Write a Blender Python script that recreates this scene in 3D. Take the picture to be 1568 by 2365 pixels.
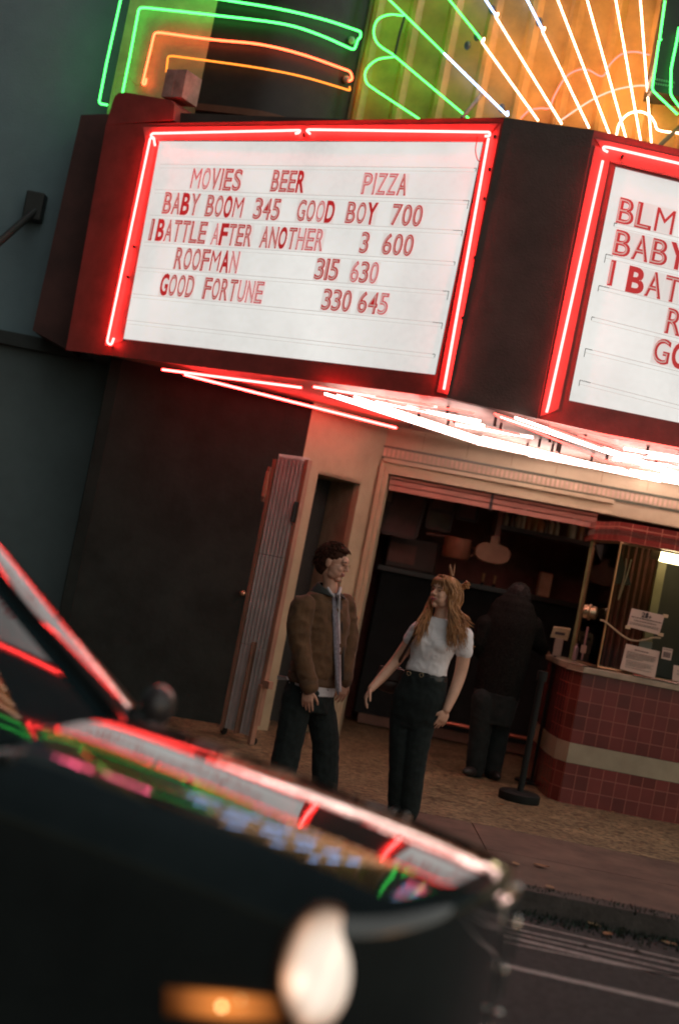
import bpy, bmesh, math, random
from mathutils import Vector, Matrix, noise
from mathutils.bvhtree import BVHTree
random.seed(7)
for o in list(bpy.data.objects):
    bpy.data.objects.remove(o)
SC = bpy.context.scene
COL = SC.collection
R = math.radians

# ------------------------------------------------------------------ camera
CAM_H = 1.6
ROLL, PITCH, FPX = R(11.15), R(2.04), 3267.0          # focal length in units of a 1568 px wide frame
_c, _s = math.cos(PITCH), math.sin(PITCH)
FW = Vector((0, _c, _s)); UP0 = Vector((0, -_s, _c)); RX0 = Vector((1, 0, 0))
RX = RX0 * math.cos(ROLL) + UP0 * math.sin(ROLL)
UPV = -RX0 * math.sin(ROLL) + UP0 * math.cos(ROLL)
cd = bpy.data.cameras.new('camera')
cam = bpy.data.objects.new('camera', cd); COL.objects.link(cam)
cam.matrix_world = Matrix(((RX.x, UPV.x, -FW.x, 0), (RX.y, UPV.y, -FW.y, 0), (RX.z, UPV.z, -FW.z, CAM_H), (0, 0, 0, 1)))
cd.sensor_fit = 'HORIZONTAL'; cd.sensor_width = 24.0
cd.lens = FPX / 1568 * 24.0
cd.clip_start = 0.05; cd.clip_end = 500
cd.dof.use_dof = True; cd.dof.focus_distance = 10.2; cd.dof.aperture_fstop = 0.85
SC.camera = cam

# ------------------------------------------------------------------ dusk sky and exposure
SKY_STRENGTH = 0.05
w = bpy.data.worlds.new('World'); SC.world = w; w.use_nodes = True
nt = w.node_tree
sky = nt.nodes.new('ShaderNodeTexSky'); sky.sky_type = 'NISHITA'; sky.sun_disc = False
sky.sun_elevation = R(2.0); sky.sun_rotation = R(125)
bg = nt.nodes['Background']; bg.inputs['Strength'].default_value = SKY_STRENGTH
nt.links.new(sky.outputs['Color'], bg.inputs['Color'])
sl = bpy.data.lights.new('street_fill', 'SUN'); sl.energy = 1.15; sl.angle = R(110); sl.color = (1.0, 0.99, 0.92)
street_fill = bpy.data.objects.new('street_fill', sl); COL.objects.link(street_fill)
street_fill.rotation_euler = Vector((-.75, .60, -.62)).to_track_quat('-Z', 'Y').to_euler()  # wide soft lamp added behind the camera as fill for street light
SC.view_settings.view_transform = 'Standard'; SC.view_settings.look = 'None'
SC.view_settings.exposure = 0.0; SC.view_settings.gamma = 1.0
SC.cycles.use_denoising = True
SC.cycles.pixel_filter_type = 'BLACKMAN_HARRIS'; SC.cycles.filter_width = 1.9
SC.cycles.max_bounces = 6; SC.cycles.glossy_bounces = 4; SC.cycles.transmission_bounces = 6
SC.cycles.sample_clamp_indirect = 6.0
SC.cycles.caustics_reflective = False; SC.cycles.caustics_refractive = False

# ------------------------------------------------------------------ image points to places (real planes of the street)
CAMP = Vector((0, 0, CAM_H))
def ray(x, y): return FW * FPX + RX * (x - 784) + UPV * (1182.5 - y)
def oy(x, y, d):
    q = ray(x, y); return CAMP + q * (d / q.y)
def oz(x, y, z):
    q = ray(x, y); return CAMP + q * ((z - CAM_H) / q.z)
def ow(x, y, a, b, off=0.0):
    """point on the upright wall through plan points a, b, moved off towards the viewer"""
    d = Vector((b[0] - a[0], b[1] - a[1])).normalized(); n = Vector((d.y, -d.x))
    q = ray(x, y); p0 = Vector(a) + n * off
    t = (p0.dot(n)) / (q.x * n.x + q.y * n.y)
    return CAMP + q * t

# ------------------------------------------------------------------ materials
MATS = {}
def mat(name, col, rough=0.6, metal=0.0, var=0.12, scale=6.0, bump=0.0, bscale=40.0, spec=0.5, coat=0.0, col2=None, sheen=0.0, trans=0.0):
    if name in MATS: return MATS[name]
    m = bpy.data.materials.new(name); m.use_nodes = True; MATS[name] = m
    t = m.node_tree; b = t.nodes['Principled BSDF']
    b.inputs['Roughness'].default_value = rough; b.inputs['Metallic'].default_value = metal
    b.inputs['Specular IOR Level'].default_value = spec
    b.inputs['Coat Weight'].default_value = coat; b.inputs['Coat Roughness'].default_value = 0.03
    b.inputs['Sheen Weight'].default_value = sheen
    b.inputs['Transmission Weight'].default_value = trans
    tc = t.nodes.new('ShaderNodeTexCoord')
    n = t.nodes.new('ShaderNodeTexNoise'); n.inputs['Scale'].default_value = scale; n.inputs['Detail'].default_value = 6
    n.inputs['Roughness'].default_value = 0.65
    t.links.new(tc.outputs['Object'], n.inputs['Vector'])
    r = t.nodes.new('ShaderNodeValToRGB')
    c2 = col2 if col2 else tuple(c * (1 - 2.2 * var) for c in col)
    r.color_ramp.elements[0].position = 0.3; r.color_ramp.elements[1].position = 0.7
    r.color_ramp.elements[0].color = (*[max(0, c) for c in c2], 1)
    r.color_ramp.elements[1].color = (*[min(1, c * (1 + var)) for c in col], 1)
    t.links.new(n.outputs['Fac'], r.inputs['Fac']); t.links.new(r.outputs['Color'], b.inputs['Base Color'])
    if bump:
        n2 = t.nodes.new('ShaderNodeTexNoise'); n2.inputs['Scale'].default_value = bscale; n2.inputs['Detail'].default_value = 5
        t.links.new(tc.outputs['Object'], n2.inputs['Vector'])
        bp = t.nodes.new('ShaderNodeBump'); bp.inputs['Strength'].default_value = bump; bp.inputs['Distance'].default_value = 0.02
        t.links.new(n2.outputs['Fac'], bp.inputs['Height']); t.links.new(bp.outputs['Normal'], b.inputs['Normal'])
    return m
def emat(name, col, strength):
    if name in MATS: return MATS[name]
    m = bpy.data.materials.new(name); m.use_nodes = True; MATS[name] = m
    t = m.node_tree; b = t.nodes['Principled BSDF']
    b.inputs['Base Color'].default_value = (*[c * .45 for c in col], 1); b.inputs['Roughness'].default_value = 0.25
    b.inputs['Emission Color'].default_value = (*col, 1); b.inputs['Emission Strength'].default_value = strength
    return m
def tiles(name, col, grout, sx, sz, mortar=0.06, rough=0.25, bump=0.3):
    """grid of tiles laid in object space: u along the wall from the UV layer"""
    if name in MATS: return MATS[name]
    m = bpy.data.materials.new(name); m.use_nodes = True; MATS[name] = m
    t = m.node_tree; b = t.nodes['Principled BSDF']; b.inputs['Roughness'].default_value = rough
    uv = t.nodes.new('ShaderNodeUVMap'); uv.uv_map = 'UVMap'
    br = t.nodes.new('ShaderNodeTexBrick'); br.offset = 0.0; br.squash = 1.0
    br.inputs['Scale'].default_value = 1.0; br.inputs['Brick Width'].default_value = sx; br.inputs['Row Height'].default_value = sz
    br.inputs['Mortar Size'].default_value = mortar; br.inputs['Mortar Smooth'].default_value = 0.3
    br.inputs['Color1'].default_value = (*col, 1); br.inputs['Color2'].default_value = (*[c * 0.6 for c in col], 1)
    br.inputs['Mortar'].default_value = (*grout, 1)
    t.links.new(uv.outputs['UV'], br.inputs['Vector'])
    n = t.nodes.new('ShaderNodeTexNoise'); n.inputs['Scale'].default_value = 5; n.inputs['Detail'].default_value = 6
    t.links.new(uv.outputs['UV'], n.inputs['Vector'])
    mx = t.nodes.new('ShaderNodeMixRGB'); mx.blend_type = 'MULTIPLY'; mx.inputs['Fac'].default_value = 0.6
    t.links.new(br.outputs['Color'], mx.inputs['Color1']); t.links.new(n.outputs['Fac'], mx.inputs['Color2'])
    mul = t.nodes.new('ShaderNodeMixRGB'); mul.blend_type = 'ADD'; mul.inputs['Fac'].default_value = 0.45
    t.links.new(mx.outputs['Color'], mul.inputs['Color1']); t.links.new(br.outputs['Color'], mul.inputs['Color2'])
    t.links.new(mul.outputs['Color'], b.inputs['Base Color'])
    bp = t.nodes.new('ShaderNodeBump'); bp.inputs['Strength'].default_value = bump; bp.inputs['Distance'].default_value = 0.004; bp.invert = True
    t.links.new(br.outputs['Fac'], bp.inputs['Height']); t.links.new(bp.outputs['Normal'], b.inputs['Normal'])
    return m
def glass(name, tint=(0.9, 0.95, 0.93)):
    if name in MATS: return MATS[name]
    m = bpy.data.materials.new(name); m.use_nodes = True; MATS[name] = m
    t = m.node_tree; t.nodes.remove(t.nodes['Principled BSDF'])
    out = t.nodes['Material Output']
    g = t.nodes.new('ShaderNodeBsdfGlossy'); g.inputs['Roughness'].default_value = 0.02
    tr = t.nodes.new('ShaderNodeBsdfTransparent'); tr.inputs['Color'].default_value = (*tint, 1)
    fr = t.nodes.new('ShaderNodeFresnel'); fr.inputs['IOR'].default_value = 1.45
    mx = t.nodes.new('ShaderNodeMixShader')
    t.links.new(fr.outputs['Fac'], mx.inputs['Fac']); t.links.new(tr.outputs['BSDF'], mx.inputs[1]); t.links.new(g.outputs['BSDF'], mx.inputs[2])
    t.links.new(mx.outputs['Shader'], out.inputs['Surface'])
    return m

# ------------------------------------------------------------------ mesh helpers
class MB:
    def __init__(self): self.v = []; self.f = []; self.uv = {}
    def add(self, vs, fs):
        k = len(self.v); self.v += [Vector(p) for p in vs]
        self.f += [tuple(i + k for i in f) for f in fs]; return self
    def quad(self, a, b, c, d): return self.add([a, b, c, d], [(0, 1, 2, 3)])
    def box(self, x0, x1, y0, y1, z0, z1):
        return self.add([(x0, y0, z0), (x1, y0, z0), (x1, y1, z0), (x0, y1, z0), (x0, y0, z1), (x1, y0, z1), (x1, y1, z1), (x0, y1, z1)],
                        [(0, 3, 2, 1), (4, 5, 6, 7), (0, 1, 5, 4), (1, 2, 6, 5), (2, 3, 7, 6), (3, 0, 4, 7)])
    def slab(self, quad, t):
        """four corners (counter-clockwise from the front) given thickness t (a vector to the back face)"""
        q = [Vector(p) for p in quad]; t = Vector(t)
        return self.add(q + [p + t for p in q], [(0, 1, 2, 3), (7, 6, 5, 4), (0, 4, 5, 1), (1, 5, 6, 2), (2, 6, 7, 3), (3, 7, 4, 0)])
    def bar(self, a, b, wid, hei, up=(0, 0, 1)):
        a, b = Vector(a), Vector(b); d = (b - a).normalized(); s = d.cross(Vector(up)).normalized(); u = s.cross(d)
        s *= wid / 2; u *= hei / 2
        vs = [a - s - u, a + s - u, a + s + u, a - s + u, b - s - u, b + s - u, b + s + u, b - s + u]
        return self.add(vs, [(0, 1, 2, 3), (7, 6, 5, 4), (0, 4, 5, 1), (1, 5, 6, 2), (2, 6, 7, 3), (3, 7, 4, 0)])
    def tube(self, pts, r, seg=8, cap=True):
        pts = [Vector(p) for p in pts]; n = len(pts); rr = r if isinstance(r, (list, tuple)) else [r] * n
        k = len(self.v); u = None
        for i, p in enumerate(pts):
            d = (pts[min(i + 1, n - 1)] - pts[max(i - 1, 0)]).normalized()
            if u is None: u = d.orthogonal().normalized()
            else:
                u = u - d * u.dot(d); u = u.normalized() if u.length > 1e-6 else d.orthogonal().normalized()
            v = d.cross(u)
            for j in range(seg):
                a = 2 * math.pi * j / seg; self.v.append(p + (u * math.cos(a) + v * math.sin(a)) * rr[i])
        for i in range(n - 1):
            for j in range(seg):
                j2 = (j + 1) % seg
                self.f.append((k + i * seg + j, k + i * seg + j2, k + (i + 1) * seg + j2, k + (i + 1) * seg + j))
        if cap:
            self.f.append(tuple(k + j for j in range(seg))[::-1]); self.f.append(tuple(k + (n - 1) * seg + j for j in range(seg)))
        return self
    def lathe(self, prof, c=(0, 0, 0), seg=20, axis=(0, 0, 1)):
        c = Vector(c); ax = Vector(axis).normalized(); u = ax.orthogonal().normalized(); v = ax.cross(u); k = len(self.v)
        for r, z in prof:
            for j in range(seg):
                a = 2 * math.pi * j / seg; self.v.append(c + ax * z + (u * math.cos(a) + v * math.sin(a)) * max(r, 1e-4))
        for i in range(len(prof) - 1):
            for j in range(seg):
                j2 = (j + 1) % seg
                self.f.append((k + i * seg + j, k + i * seg + j2, k + (i + 1) * seg + j2, k + (i + 1) * seg + j))
        self.f.append(tuple(k + j for j in range(seg))[::-1]); self.f.append(tuple(k + (len(prof) - 1) * seg + j for j in range(seg)))
        return self
    def prism(self, poly, t):
        """planar polygon (list of 3D points) pushed back by vector t"""
        q = [Vector(p) for p in poly]; n = len(q); t = Vector(t)
        fs = [tuple(range(n)), tuple(range(2 * n - 1, n - 1, -1))] + [(i, i + n, (i + 1) % n + n, (i + 1) % n) for i in range(n)]
        return self.add(q + [p + t for p in q], fs)
    def ellip(self, c, r, m=None, seg=14, rings=9):
        c = Vector(c); k = len(self.v); m = m or Matrix.Identity(3)
        for i in range(rings + 1):
            th = math.pi * i / rings
            for j in range(seg):
                a = 2 * math.pi * j / seg
                p = Vector((max(math.sin(th), 0.002) * math.cos(a) * r[0], max(math.sin(th), 0.002) * math.sin(a) * r[1], math.cos(th) * r[2]))
                self.v.append(c + m @ p)
        for i in range(rings):
            for j in range(seg):
                j2 = (j + 1) % seg; self.f.append((k + i * seg + j, k + (i + 1) * seg + j, k + (i + 1) * seg + j2, k + i * seg + j2))
        self.f.append(tuple(k + j for j in range(seg))); self.f.append(tuple(k + rings * seg + j for j in range(seg))[::-1])
        return self
    def path_wall(self, path, z0, z1, thick, close=True):
        """upright wall along a plan path, with thickness to the back (thick > 0 = away from the viewer) and UVs in metres"""
        n = len(path); fr = [Vector((p[0], p[1])) for p in path]; bk = []
        for i in range(n):
            d = (fr[min(i + 1, n - 1)] - fr[max(i - 1, 0)]).normalized(); bk.append(fr[i] + Vector((-d.y, d.x)) * thick)
        k = len(self.v); u = [0.0]
        for i in range(1, n): u.append(u[-1] + (fr[i] - fr[i - 1]).length)
        for i in range(n):
            for q, z in ((fr[i], z0), (fr[i], z1), (bk[i], z0), (bk[i], z1)):
                self.uv[len(self.v)] = (u[i], z); self.v.append(Vector((q.x, q.y, z)))
        for i in range(n - 1):
            a, b = k + 4 * i, k + 4 * i + 4
            self.f += [(a, b, b + 1, a + 1), (b + 2, a + 2, a + 3, b + 3), (a + 1, b + 1, b + 3, a + 3), (a, a + 2, b + 2, b)]
        e = k + 4 * (n - 1)
        self.f += [(k, k + 1, k + 3, k + 2), (e, e + 2, e + 3, e + 1)]
        return self
    def build(self, name, m, parent=None, smooth=False, label=None, auto=True, bevel=0.0):
        me = bpy.data.meshes.new(name); me.from_pydata(self.v, [], self.f)
        if self.uv:
            l = me.uv_layers.new(name='UVMap')
            for lp in me.loops: l.data[lp.index].uv = self.uv.get(lp.vertex_index, (0, 0))
        else:
            bm = bmesh.new(); bm.from_mesh(me); bmesh.ops.recalc_face_normals(bm, faces=bm.faces); bm.to_mesh(me); bm.free()
        me.materials.append(m)
        if smooth:
            for p in me.polygons: p.use_smooth = True
            if auto: me.set_sharp_from_angle(angle=R(40))
        o = bpy.data.objects.new(name, me); COL.objects.link(o)
        if bevel:
            b = o.modifiers.new('edge', 'BEVEL'); b.width = bevel; b.segments = 2; b.limit_method = 'ANGLE'
        if parent: attach(o, parent)
        if label: o['label'] = label
        return o
def world_of(o):
    """loc-only ancestors: everything here is placed by translation"""
    m = Matrix.Translation(o.location)
    return m if o.type == 'EMPTY' else Matrix.Identity(4)
def attach(o, p):
    o.parent = p
    if p.type == 'EMPTY': o.matrix_parent_inverse = Matrix.Translation(p.location).inverted()
def tag(o, label=None, cat=None, group=None, kind=None):
    if label: o['label'] = label
    if cat: o['category'] = cat
    if group: o['group'] = group
    if kind: o['kind'] = kind
    return o
def thing(name, loc, label, cat, group=None):
    o = bpy.data.objects.new(name, None); COL.objects.link(o); o.location = loc; o.empty_display_size = 0.1
    return tag(o, label, cat, group)
def struct(mb, name, m, smooth=False):
    return tag(mb.build(name, m, smooth=smooth), kind='structure')
def densify(pts, closed=False, rad=0.03, n=4):
    """round the corners of a polyline of 3D points"""
    pts = [Vector(p) for p in pts]; out = [pts[0]]
    for i in range(1, len(pts) - 1):
        a, b, c = pts[i - 1], pts[i], pts[i + 1]
        r = min(rad, (a - b).length * 0.45, (c - b).length * 0.45)
        p, q = b + (a - b).normalized() * r, b + (c - b).normalized() * r
        for k in range(n + 1):
            t = k / n; out.append((1 - t) ** 2 * p + 2 * t * (1 - t) * b + t * t * q)
    out.append(pts[-1]); return out
def smoothline(pts, n=6):
    """Catmull-Rom through points"""
    P = [Vector(p) for p in pts]; P = [P[0] * 2 - P[1]] + P + [P[-1] * 2 - P[-2]]; out = []
    for i in range(1, len(P) - 2):
        for k in range(n):
            t = k / n
            out.append(0.5 * ((2 * P[i]) + (P[i + 1] - P[i - 1]) * t + (2 * P[i - 1] - 5 * P[i] + 4 * P[i + 1] - P[i + 2]) * t * t + (3 * P[i] - P[i - 1] - 3 * P[i + 1] + P[i + 2]) * t ** 3))
    out.append(P[-2]); return out

# colours of the tubes: light first, so that the core burns out as in the photograph
NEON_RED = emat('neon_red', (1.0, 0.042, 0.038), 30)
NEON_GREEN = emat('neon_green', (0.06, 1.0, 0.12), 5.5)
NEON_ORANGE = emat('neon_orange', (1.0, 0.085, 0.03), 9)
NEON_YELLOW = emat('neon_yellow', (1.0, 0.26, 0.03), 2.2)
NEON_WHITE = emat('neon_white', (1.0, 0.56, 0.34), 10)
NEON_SOFT = emat('neon_soft_white', (1.0, 0.68, 0.60), 12)
NEON_ROSE = emat('neon_rose', (1.0, 0.10, 0.08), 4.5)
NEON_PINK = emat('neon_pink', (1.0, 0.12, 0.25), 14)
NEON_BLUE = emat('neon_blue', (0.35, 0.55, 1.0), 9)
# ================================================================== setting: street, pavement
asph = mat('asphalt', (0.055, 0.055, 0.055), 0.85, var=0.25, scale=30, bump=0.6, bscale=180)
conc = mat('concrete', (0.150, 0.100, 0.076), 0.8, var=0.24, scale=2.5, bump=0.25, bscale=90)
struct(MB().quad((-90, -60, -.12), (90, -60, -.12), (90, 7.99, -.12), (-90, 7.99, -.12)), 'road', asph)
KERB_Y = 8.0
struct(MB().box(-60, 60, KERB_Y, KERB_Y + .16, -.3, .0), 'kerb', mat('kerb_stone', (0.075, 0.066, 0.060), 0.85, var=0.2, scale=8, bump=0.3))
pv = MB()
for i in range(-24, 26):
    x0, x1 = i * 1.75 + 1.33, (i + 1) * 1.75 + 1.322
    pv.box(x0, x1, KERB_Y + .168, 9.05, -.3, .0); pv.box(x0, x1, 9.058, 9.95, -.3, .0)
struct(pv, 'pavement', conc)
struct(MB().quad((-45, KERB_Y, -.02), (45, KERB_Y, -.02), (45, 10, -.02), (-45, 10, -.02)), 'ground', mat('joint_dirt', (0.03, 0.028, 0.024), 0.95))
# speckled terrazzo forecourt
def terrazzo():
    m = mat('terrazzo', (0.31, 0.25, 0.14), 0.5, var=0.2, scale=3); t = m.node_tree; b = t.nodes['Principled BSDF']
    tc = t.nodes.new('ShaderNodeTexCoord'); vo = t.nodes.new('ShaderNodeTexVoronoi'); vo.inputs['Scale'].default_value = 40; vo.feature = 'F1'
    mp = t.nodes.new('ShaderNodeMapping'); mp.inputs['Scale'].default_value = (0.8, 1, 1)
    t.links.new(tc.outputs['Object'], mp.inputs['Vector']); t.links.new(mp.outputs['Vector'], vo.inputs['Vector'])
    cr = t.nodes.new('ShaderNodeValToRGB'); cr.color_ramp.elements[0].position = 0.1; cr.color_ramp.elements[1].position = 0.75
    cr.color_ramp.elements[0].color = (0.24, 0.21, 0.19, 1); cr.color_ramp.elements[1].color = (1, 1, 1, 1)
    sep = t.nodes.new('ShaderNodeSeparateColor'); t.links.new(vo.outputs['Color'], sep.inputs['Color']); t.links.new(sep.outputs['Red'], cr.inputs['Fac'])
    mx = t.nodes.new('ShaderNodeMixRGB'); mx.blend_type = 'MULTIPLY'; mx.inputs['Fac'].default_value = 1
    old = b.inputs['Base Color'].links[0].from_socket
    t.links.new(old, mx.inputs['Color1']); t.links.new(cr.outputs['Color'], mx.inputs['Color2']); t.links.new(mx.outputs['Color'], b.inputs['Base Color'])
    return m
struct(MB().box(-2.6, 9, 9.96, 17, -.3, .0), 'forecourt_floor', terrazzo())
struct(MB().box(-45, -2.61, 9.96, 14, -.3, .0), 'pavement_back', conc)
# painted lines in the gutter and across the road
paint = mat('road_paint', (0.42, 0.38, 0.36), 0.7, var=0.25, scale=25)
def line(pts_a, pts_b, wid):
    a, b = oz(*pts_a, -.116), oz(*pts_b, -.116); d = (b - a).normalized(); a = a - d * 2.5; b = b + d * 4
    n = Vector((-d.y, d.x, 0)) * wid / 2
    return MB().quad(a - n, b - n, b + n, a + n)
g = lambda X, Y: (1057.9 + .3253 * X, 1889.2 + .3253 * Y)
for k, (p, q, wd) in enumerate([((440, 748), (1568, 1012), .030), ((440, 800), (1568, 1052), .03), ((440, 832), (1568, 1096), .03), ((440, 867), (1568, 1140), .05), ((440, 907), (850, 990), .03), ((440, 1075), (1568, 1332), .07)]):
    struct(line(g(*p), g(*q), wd), 'road_marking', paint)
# weeds and dirt along the kerb
gr = MB(); rnd = random.Random(3)
for i in range(9000):
    x = rnd.uniform(-3, 4.6); y = 8.14 - abs(rnd.gauss(0, .17)); 
    dens = 0.5 + 0.5 * noise.noise(Vector((x * 1.6, 3.3, 0)))
    if rnd.random() > dens + .25: continue
    z0 = -.02 if y > KERB_Y else -.12; h = rnd.uniform(.010, .042) * (0.5 + dens); a = rnd.uniform(0, 6.28); lean = Vector((math.cos(a), math.sin(a), 0)) * h * .6
    s = Vector((-math.sin(a), math.cos(a), 0)) * rnd.uniform(.004, .010); p = Vector((x, y, z0))
    gr.add([p - s, p + s, p + lean + Vector((0, 0, h))], [(0, 1, 2)])
tag(gr.build('grass', mat('weeds', (0.016, 0.030, 0.018), 0.8, var=0.4, scale=3)), kind='stuff')
dt = MB()
for i in range(260):
    x = rnd.uniform(-3, 4.6); y = rnd.uniform(7.45, 8.02); r = rnd.uniform(.006, .02)
    dt.ellip((x, y, -.118), (r, r * rnd.uniform(.6, 1.2), r * .6), seg=5, rings=3)
tag(dt.build('dirt', mat('dirt_crumbs', (0.07, 0.055, 0.045), 0.95)), kind='stuff')
# fallen leaves
leafm = [mat('leaf_brown', (0.34, 0.16, 0.07), 0.7), mat('leaf_pale', (0.42, 0.26, 0.14), 0.7)]
def leaf(px, py, z, size, a, m, lab):
    c = oz(px, py, z); mb = MB(); n = 9; pts = []
    for i in range(n):
        t = i / (n - 1); wd = math.sin(math.pi * t ** .8) * .32
        pts.append((t - .5, wd, .25 * (t - .5) ** 2 + .12 * wd))
    vs = [Vector((p[0], p[1], p[2])) for p in pts] + [Vector((p[0], 0, p[2] - .06)) for p in pts] + [Vector((p[0], -p[1], p[2])) for p in pts]
    rot = Matrix.Rotation(a, 3, 'Z'); vs = [c + rot @ (v * size) + Vector((0, 0, .012)) for v in vs]
    fs = [(i, i + 1, n + i + 1, n + i) for i in range(n - 1)] + [(n + i, n + i + 1, 2 * n + i + 1, 2 * n + i) for i in range(n - 1)]
    tag(mb.add(vs, fs).build('fallen_leaf', m), lab, 'leaf', 'fallen leaves by the kerb')
LV = [(1250, 2005, 0, .10, 'on the pavement just behind the car nose'), (1190, 2000, 0, .08, 'on the pavement close to the far corner of the car hood'), (1155, 1862, 0, .07, 'on the speckled forecourt below the stanchion base'), (1270, 2055, 0, .08, 'at the pavement edge left of the weeds'),
      (1306, 2118, -.12, .10, 'in the gutter below the weeds, nearest the car'), (1330, 2122, -.12, .09, 'in the gutter beside the littered weeds'), (1355, 2118, -.12, .12, 'in the gutter, largest of the heap under the weeds'), (1372, 2142, -.12, .09, 'in the gutter, lowest of the heap under the weeds'), (1402, 2163, -.12, .09, 'alone on the asphalt above the painted gutter lines'), (1545, 2185, -.12, .09, 'on the asphalt at the right picture edge'),
      (1415, 1880, 0, .06, 'on the forecourt in front of the tiled booth base'), (1528, 1945, 0, .06, 'on the forecourt far to the right of the booth'), (1340, 1920, 0, .06, 'at the line between forecourt and pavement')]
for k, (x, y, z, s, lab) in enumerate(LV):
    leaf(x, y, z, s, k * 1.7, leafm[k % 2], ('curled brown' if k % 2 == 0 else 'curled pale') + ' fallen leaf ' + lab)

# ================================================================== neighbour building on the left
nb = thing('neighbour_building', (-5, 12.9, 0), 'plain grey teal rendered building wall left of the theatre', 'building')
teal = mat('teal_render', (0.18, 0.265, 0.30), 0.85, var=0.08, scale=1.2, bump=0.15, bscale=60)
tl = [(-14, 12.95), (-2.55, 12.95)]
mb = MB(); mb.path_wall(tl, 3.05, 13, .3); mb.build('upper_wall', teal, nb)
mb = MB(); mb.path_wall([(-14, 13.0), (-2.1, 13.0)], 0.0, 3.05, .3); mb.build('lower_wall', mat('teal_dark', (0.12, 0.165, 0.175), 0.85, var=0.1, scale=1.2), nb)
mb = MB(); mb.path_wall([(-14, 12.9), (-2.5, 12.9)], 2.98, 3.1, .1); mb.build('ledge', mat('dark_ledge', (0.05, 0.06, 0.06), 0.8), nb)
br = thing('flag_bracket', oy(88, 470, 12.9), 'dark iron pole bracket sticking out of the teal wall', 'bracket')
a, b = oy(85, 482, 12.85), oy(-60, 610, 12.2)
MB().tube([a, b], .035, 10).build('pole', mat('dark_iron', (0.03, 0.035, 0.035), 0.6), br, True)
c = oy(82, 478, 12.88); MB().box(c.x - .09, c.x + .08, 12.80, 12.95, c.z - .13, c.z + .13).build('wall_plate', MATS['dark_iron'], br, bevel=.015)

# ================================================================== theatre building
th = thing('theatre_building', (0, 13.3, 0), 'old cinema front with dark side wall, cream entrance and curved black upper front', 'building')
FY = 13.3
cream = mat('cream_paint', (0.43, 0.40, 0.27), 0.55, var=0.10, scale=2.2, bump=0.08, bscale=30)
dark = mat('black_paint', (0.022, 0.030, 0.028), 0.8, spec=.2, var=0.2, scale=2.2, bump=0.15, bscale=25)
DW = [(oy(222, 1000, 12.2).x, 12.2), (-0.42, 12.62)]           # dark front wall, splayed
CW = [(-0.415, 12.62), (0.30, FY)]             # cream splay beside the entrance
def lerp(a, b, t): return Vector(a).lerp(Vector(b), t)
MB().path_wall(DW, 0, 3.3, .12).build('dark_wall', dark, th)
MB().path_wall([DW[0], (DW[0][0], 13.0)][::-1], 0, 3.3, .1).build('dark_return', dark, th)
# cream splay with the doorway cut out of it
def cw(px, py): return ow(px, py, *CW)
d_l, d_r, d_t = cw(735, 1095), cw(832, 1120), cw(780, 1105)
def cpt(t, z): p = lerp(CW[0], CW[1], t); return Vector((p.x, p.y, z))
Lc = (Vector(CW[1]) - Vector(CW[0])).length
tl_, tr_ = (d_l.xy - Vector(CW[0])).length / Lc, (d_r.xy - Vector(CW[0])).length / Lc
tl_, tr_ = max(.02, tl_), min(.86, tr_)
zt = d_t.z
back = Vector((-.7, .72, 0)).normalized() * .08
mb = MB()
mb.slab([cpt(0, 0), cpt(tl_, 0), cpt(tl_, zt), cpt(0, zt)], back); mb.slab([cpt(tr_, 0), cpt(1, 0), cpt(1, zt), cpt(tr_, zt)], back); mb.slab([cpt(0, zt), cpt(1, zt), cpt(1, 3.3), cpt(0, 3.3)], back)
mb.build('splay_wall', cream, th)
# deep dark doorway behind it
jb = Vector((-.30, .95, 0)) * 1.0
mb = MB(); mb.slab([cpt(tr_, 0), cpt(tr_, 0) + Vector((-.28, .45, 0)), cpt(tr_, zt) + Vector((-.28, .45, 0)), cpt(tr_, zt)], (.05, .05, 0)); mb.build('door_jamb', mat('cream_jamb', (0.42, 0.36, 0.25), 0.6), th)
mb = MB(); bA = cpt(tl_, 0) + Vector((-.6, .5, 0)); bB = cpt(tr_, 0) + Vector((-.2, .5, 0))
mb.slab([bA, bB, bB + Vector((0, 0, zt + .1)), bA + Vector((0, 0, zt + .1))], (0, .06, 0)); mb.build('side_door', mat('dark_door', (0.035, 0.042, 0.038), 0.5), th)
mb = MB(); mb.slab([cpt(tl_, zt), cpt(tr_, zt), cpt(tr_, zt) + Vector((-.28, .5, 0)), cpt(tl_, zt) + Vector((-.28, .5, 0))], (0, 0, .03)); mb.build('door_head', cream, th)
# main front over the entrance
fl, fr_ = oy(893, 1085, FY), oy(1385, 1190, FY)
XL, XR, ZT = fl.x + .03, oy(1368, 1240, FY).x, oy(1130, 1140, FY).z
mb = MB(); mb.box(CW[1][0], 9, FY, FY + .15, ZT, 3.3); mb.box(CW[1][0], XL, FY, FY + .15, 0, ZT); mb.box(3.9, 9, FY, FY + .15, 0, ZT)
mb.build('front_wall', cream, th)
seam = mat('panel_seam', (0.30, 0.24, 0.15), 0.6)
mb = MB()
for i in range(14):
    x = .65 + i * .42; mb.box(x, x + .006, FY - .002, FY + .01, ZT + .28, 2.95)
mb.build('panel_seams', seam, th)
# moulded door casing
cas = MB(); x0 = CW[1][0] + .02
for k, (a_, b_, dep) in enumerate(((x0 + .0, XL - .09, .030), (XL - .088, XL - .045, .055), (XL - .043, XL - .002, .035))):
    cas.box(a_, b_, FY - dep, FY - .002, 0, ZT + .04 * (2 - k) + .02)
cas.box(x0, XR + .1, FY - .04, FY - .003, ZT + .105, ZT + .14); cas.box(XL, XR + .1, FY - .05, FY - .003, ZT + .0, ZT + .03)
cas.build('door_casing', mat('cream_gloss', (0.47, 0.43, 0.29), 0.35, var=0.08), th)
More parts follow.
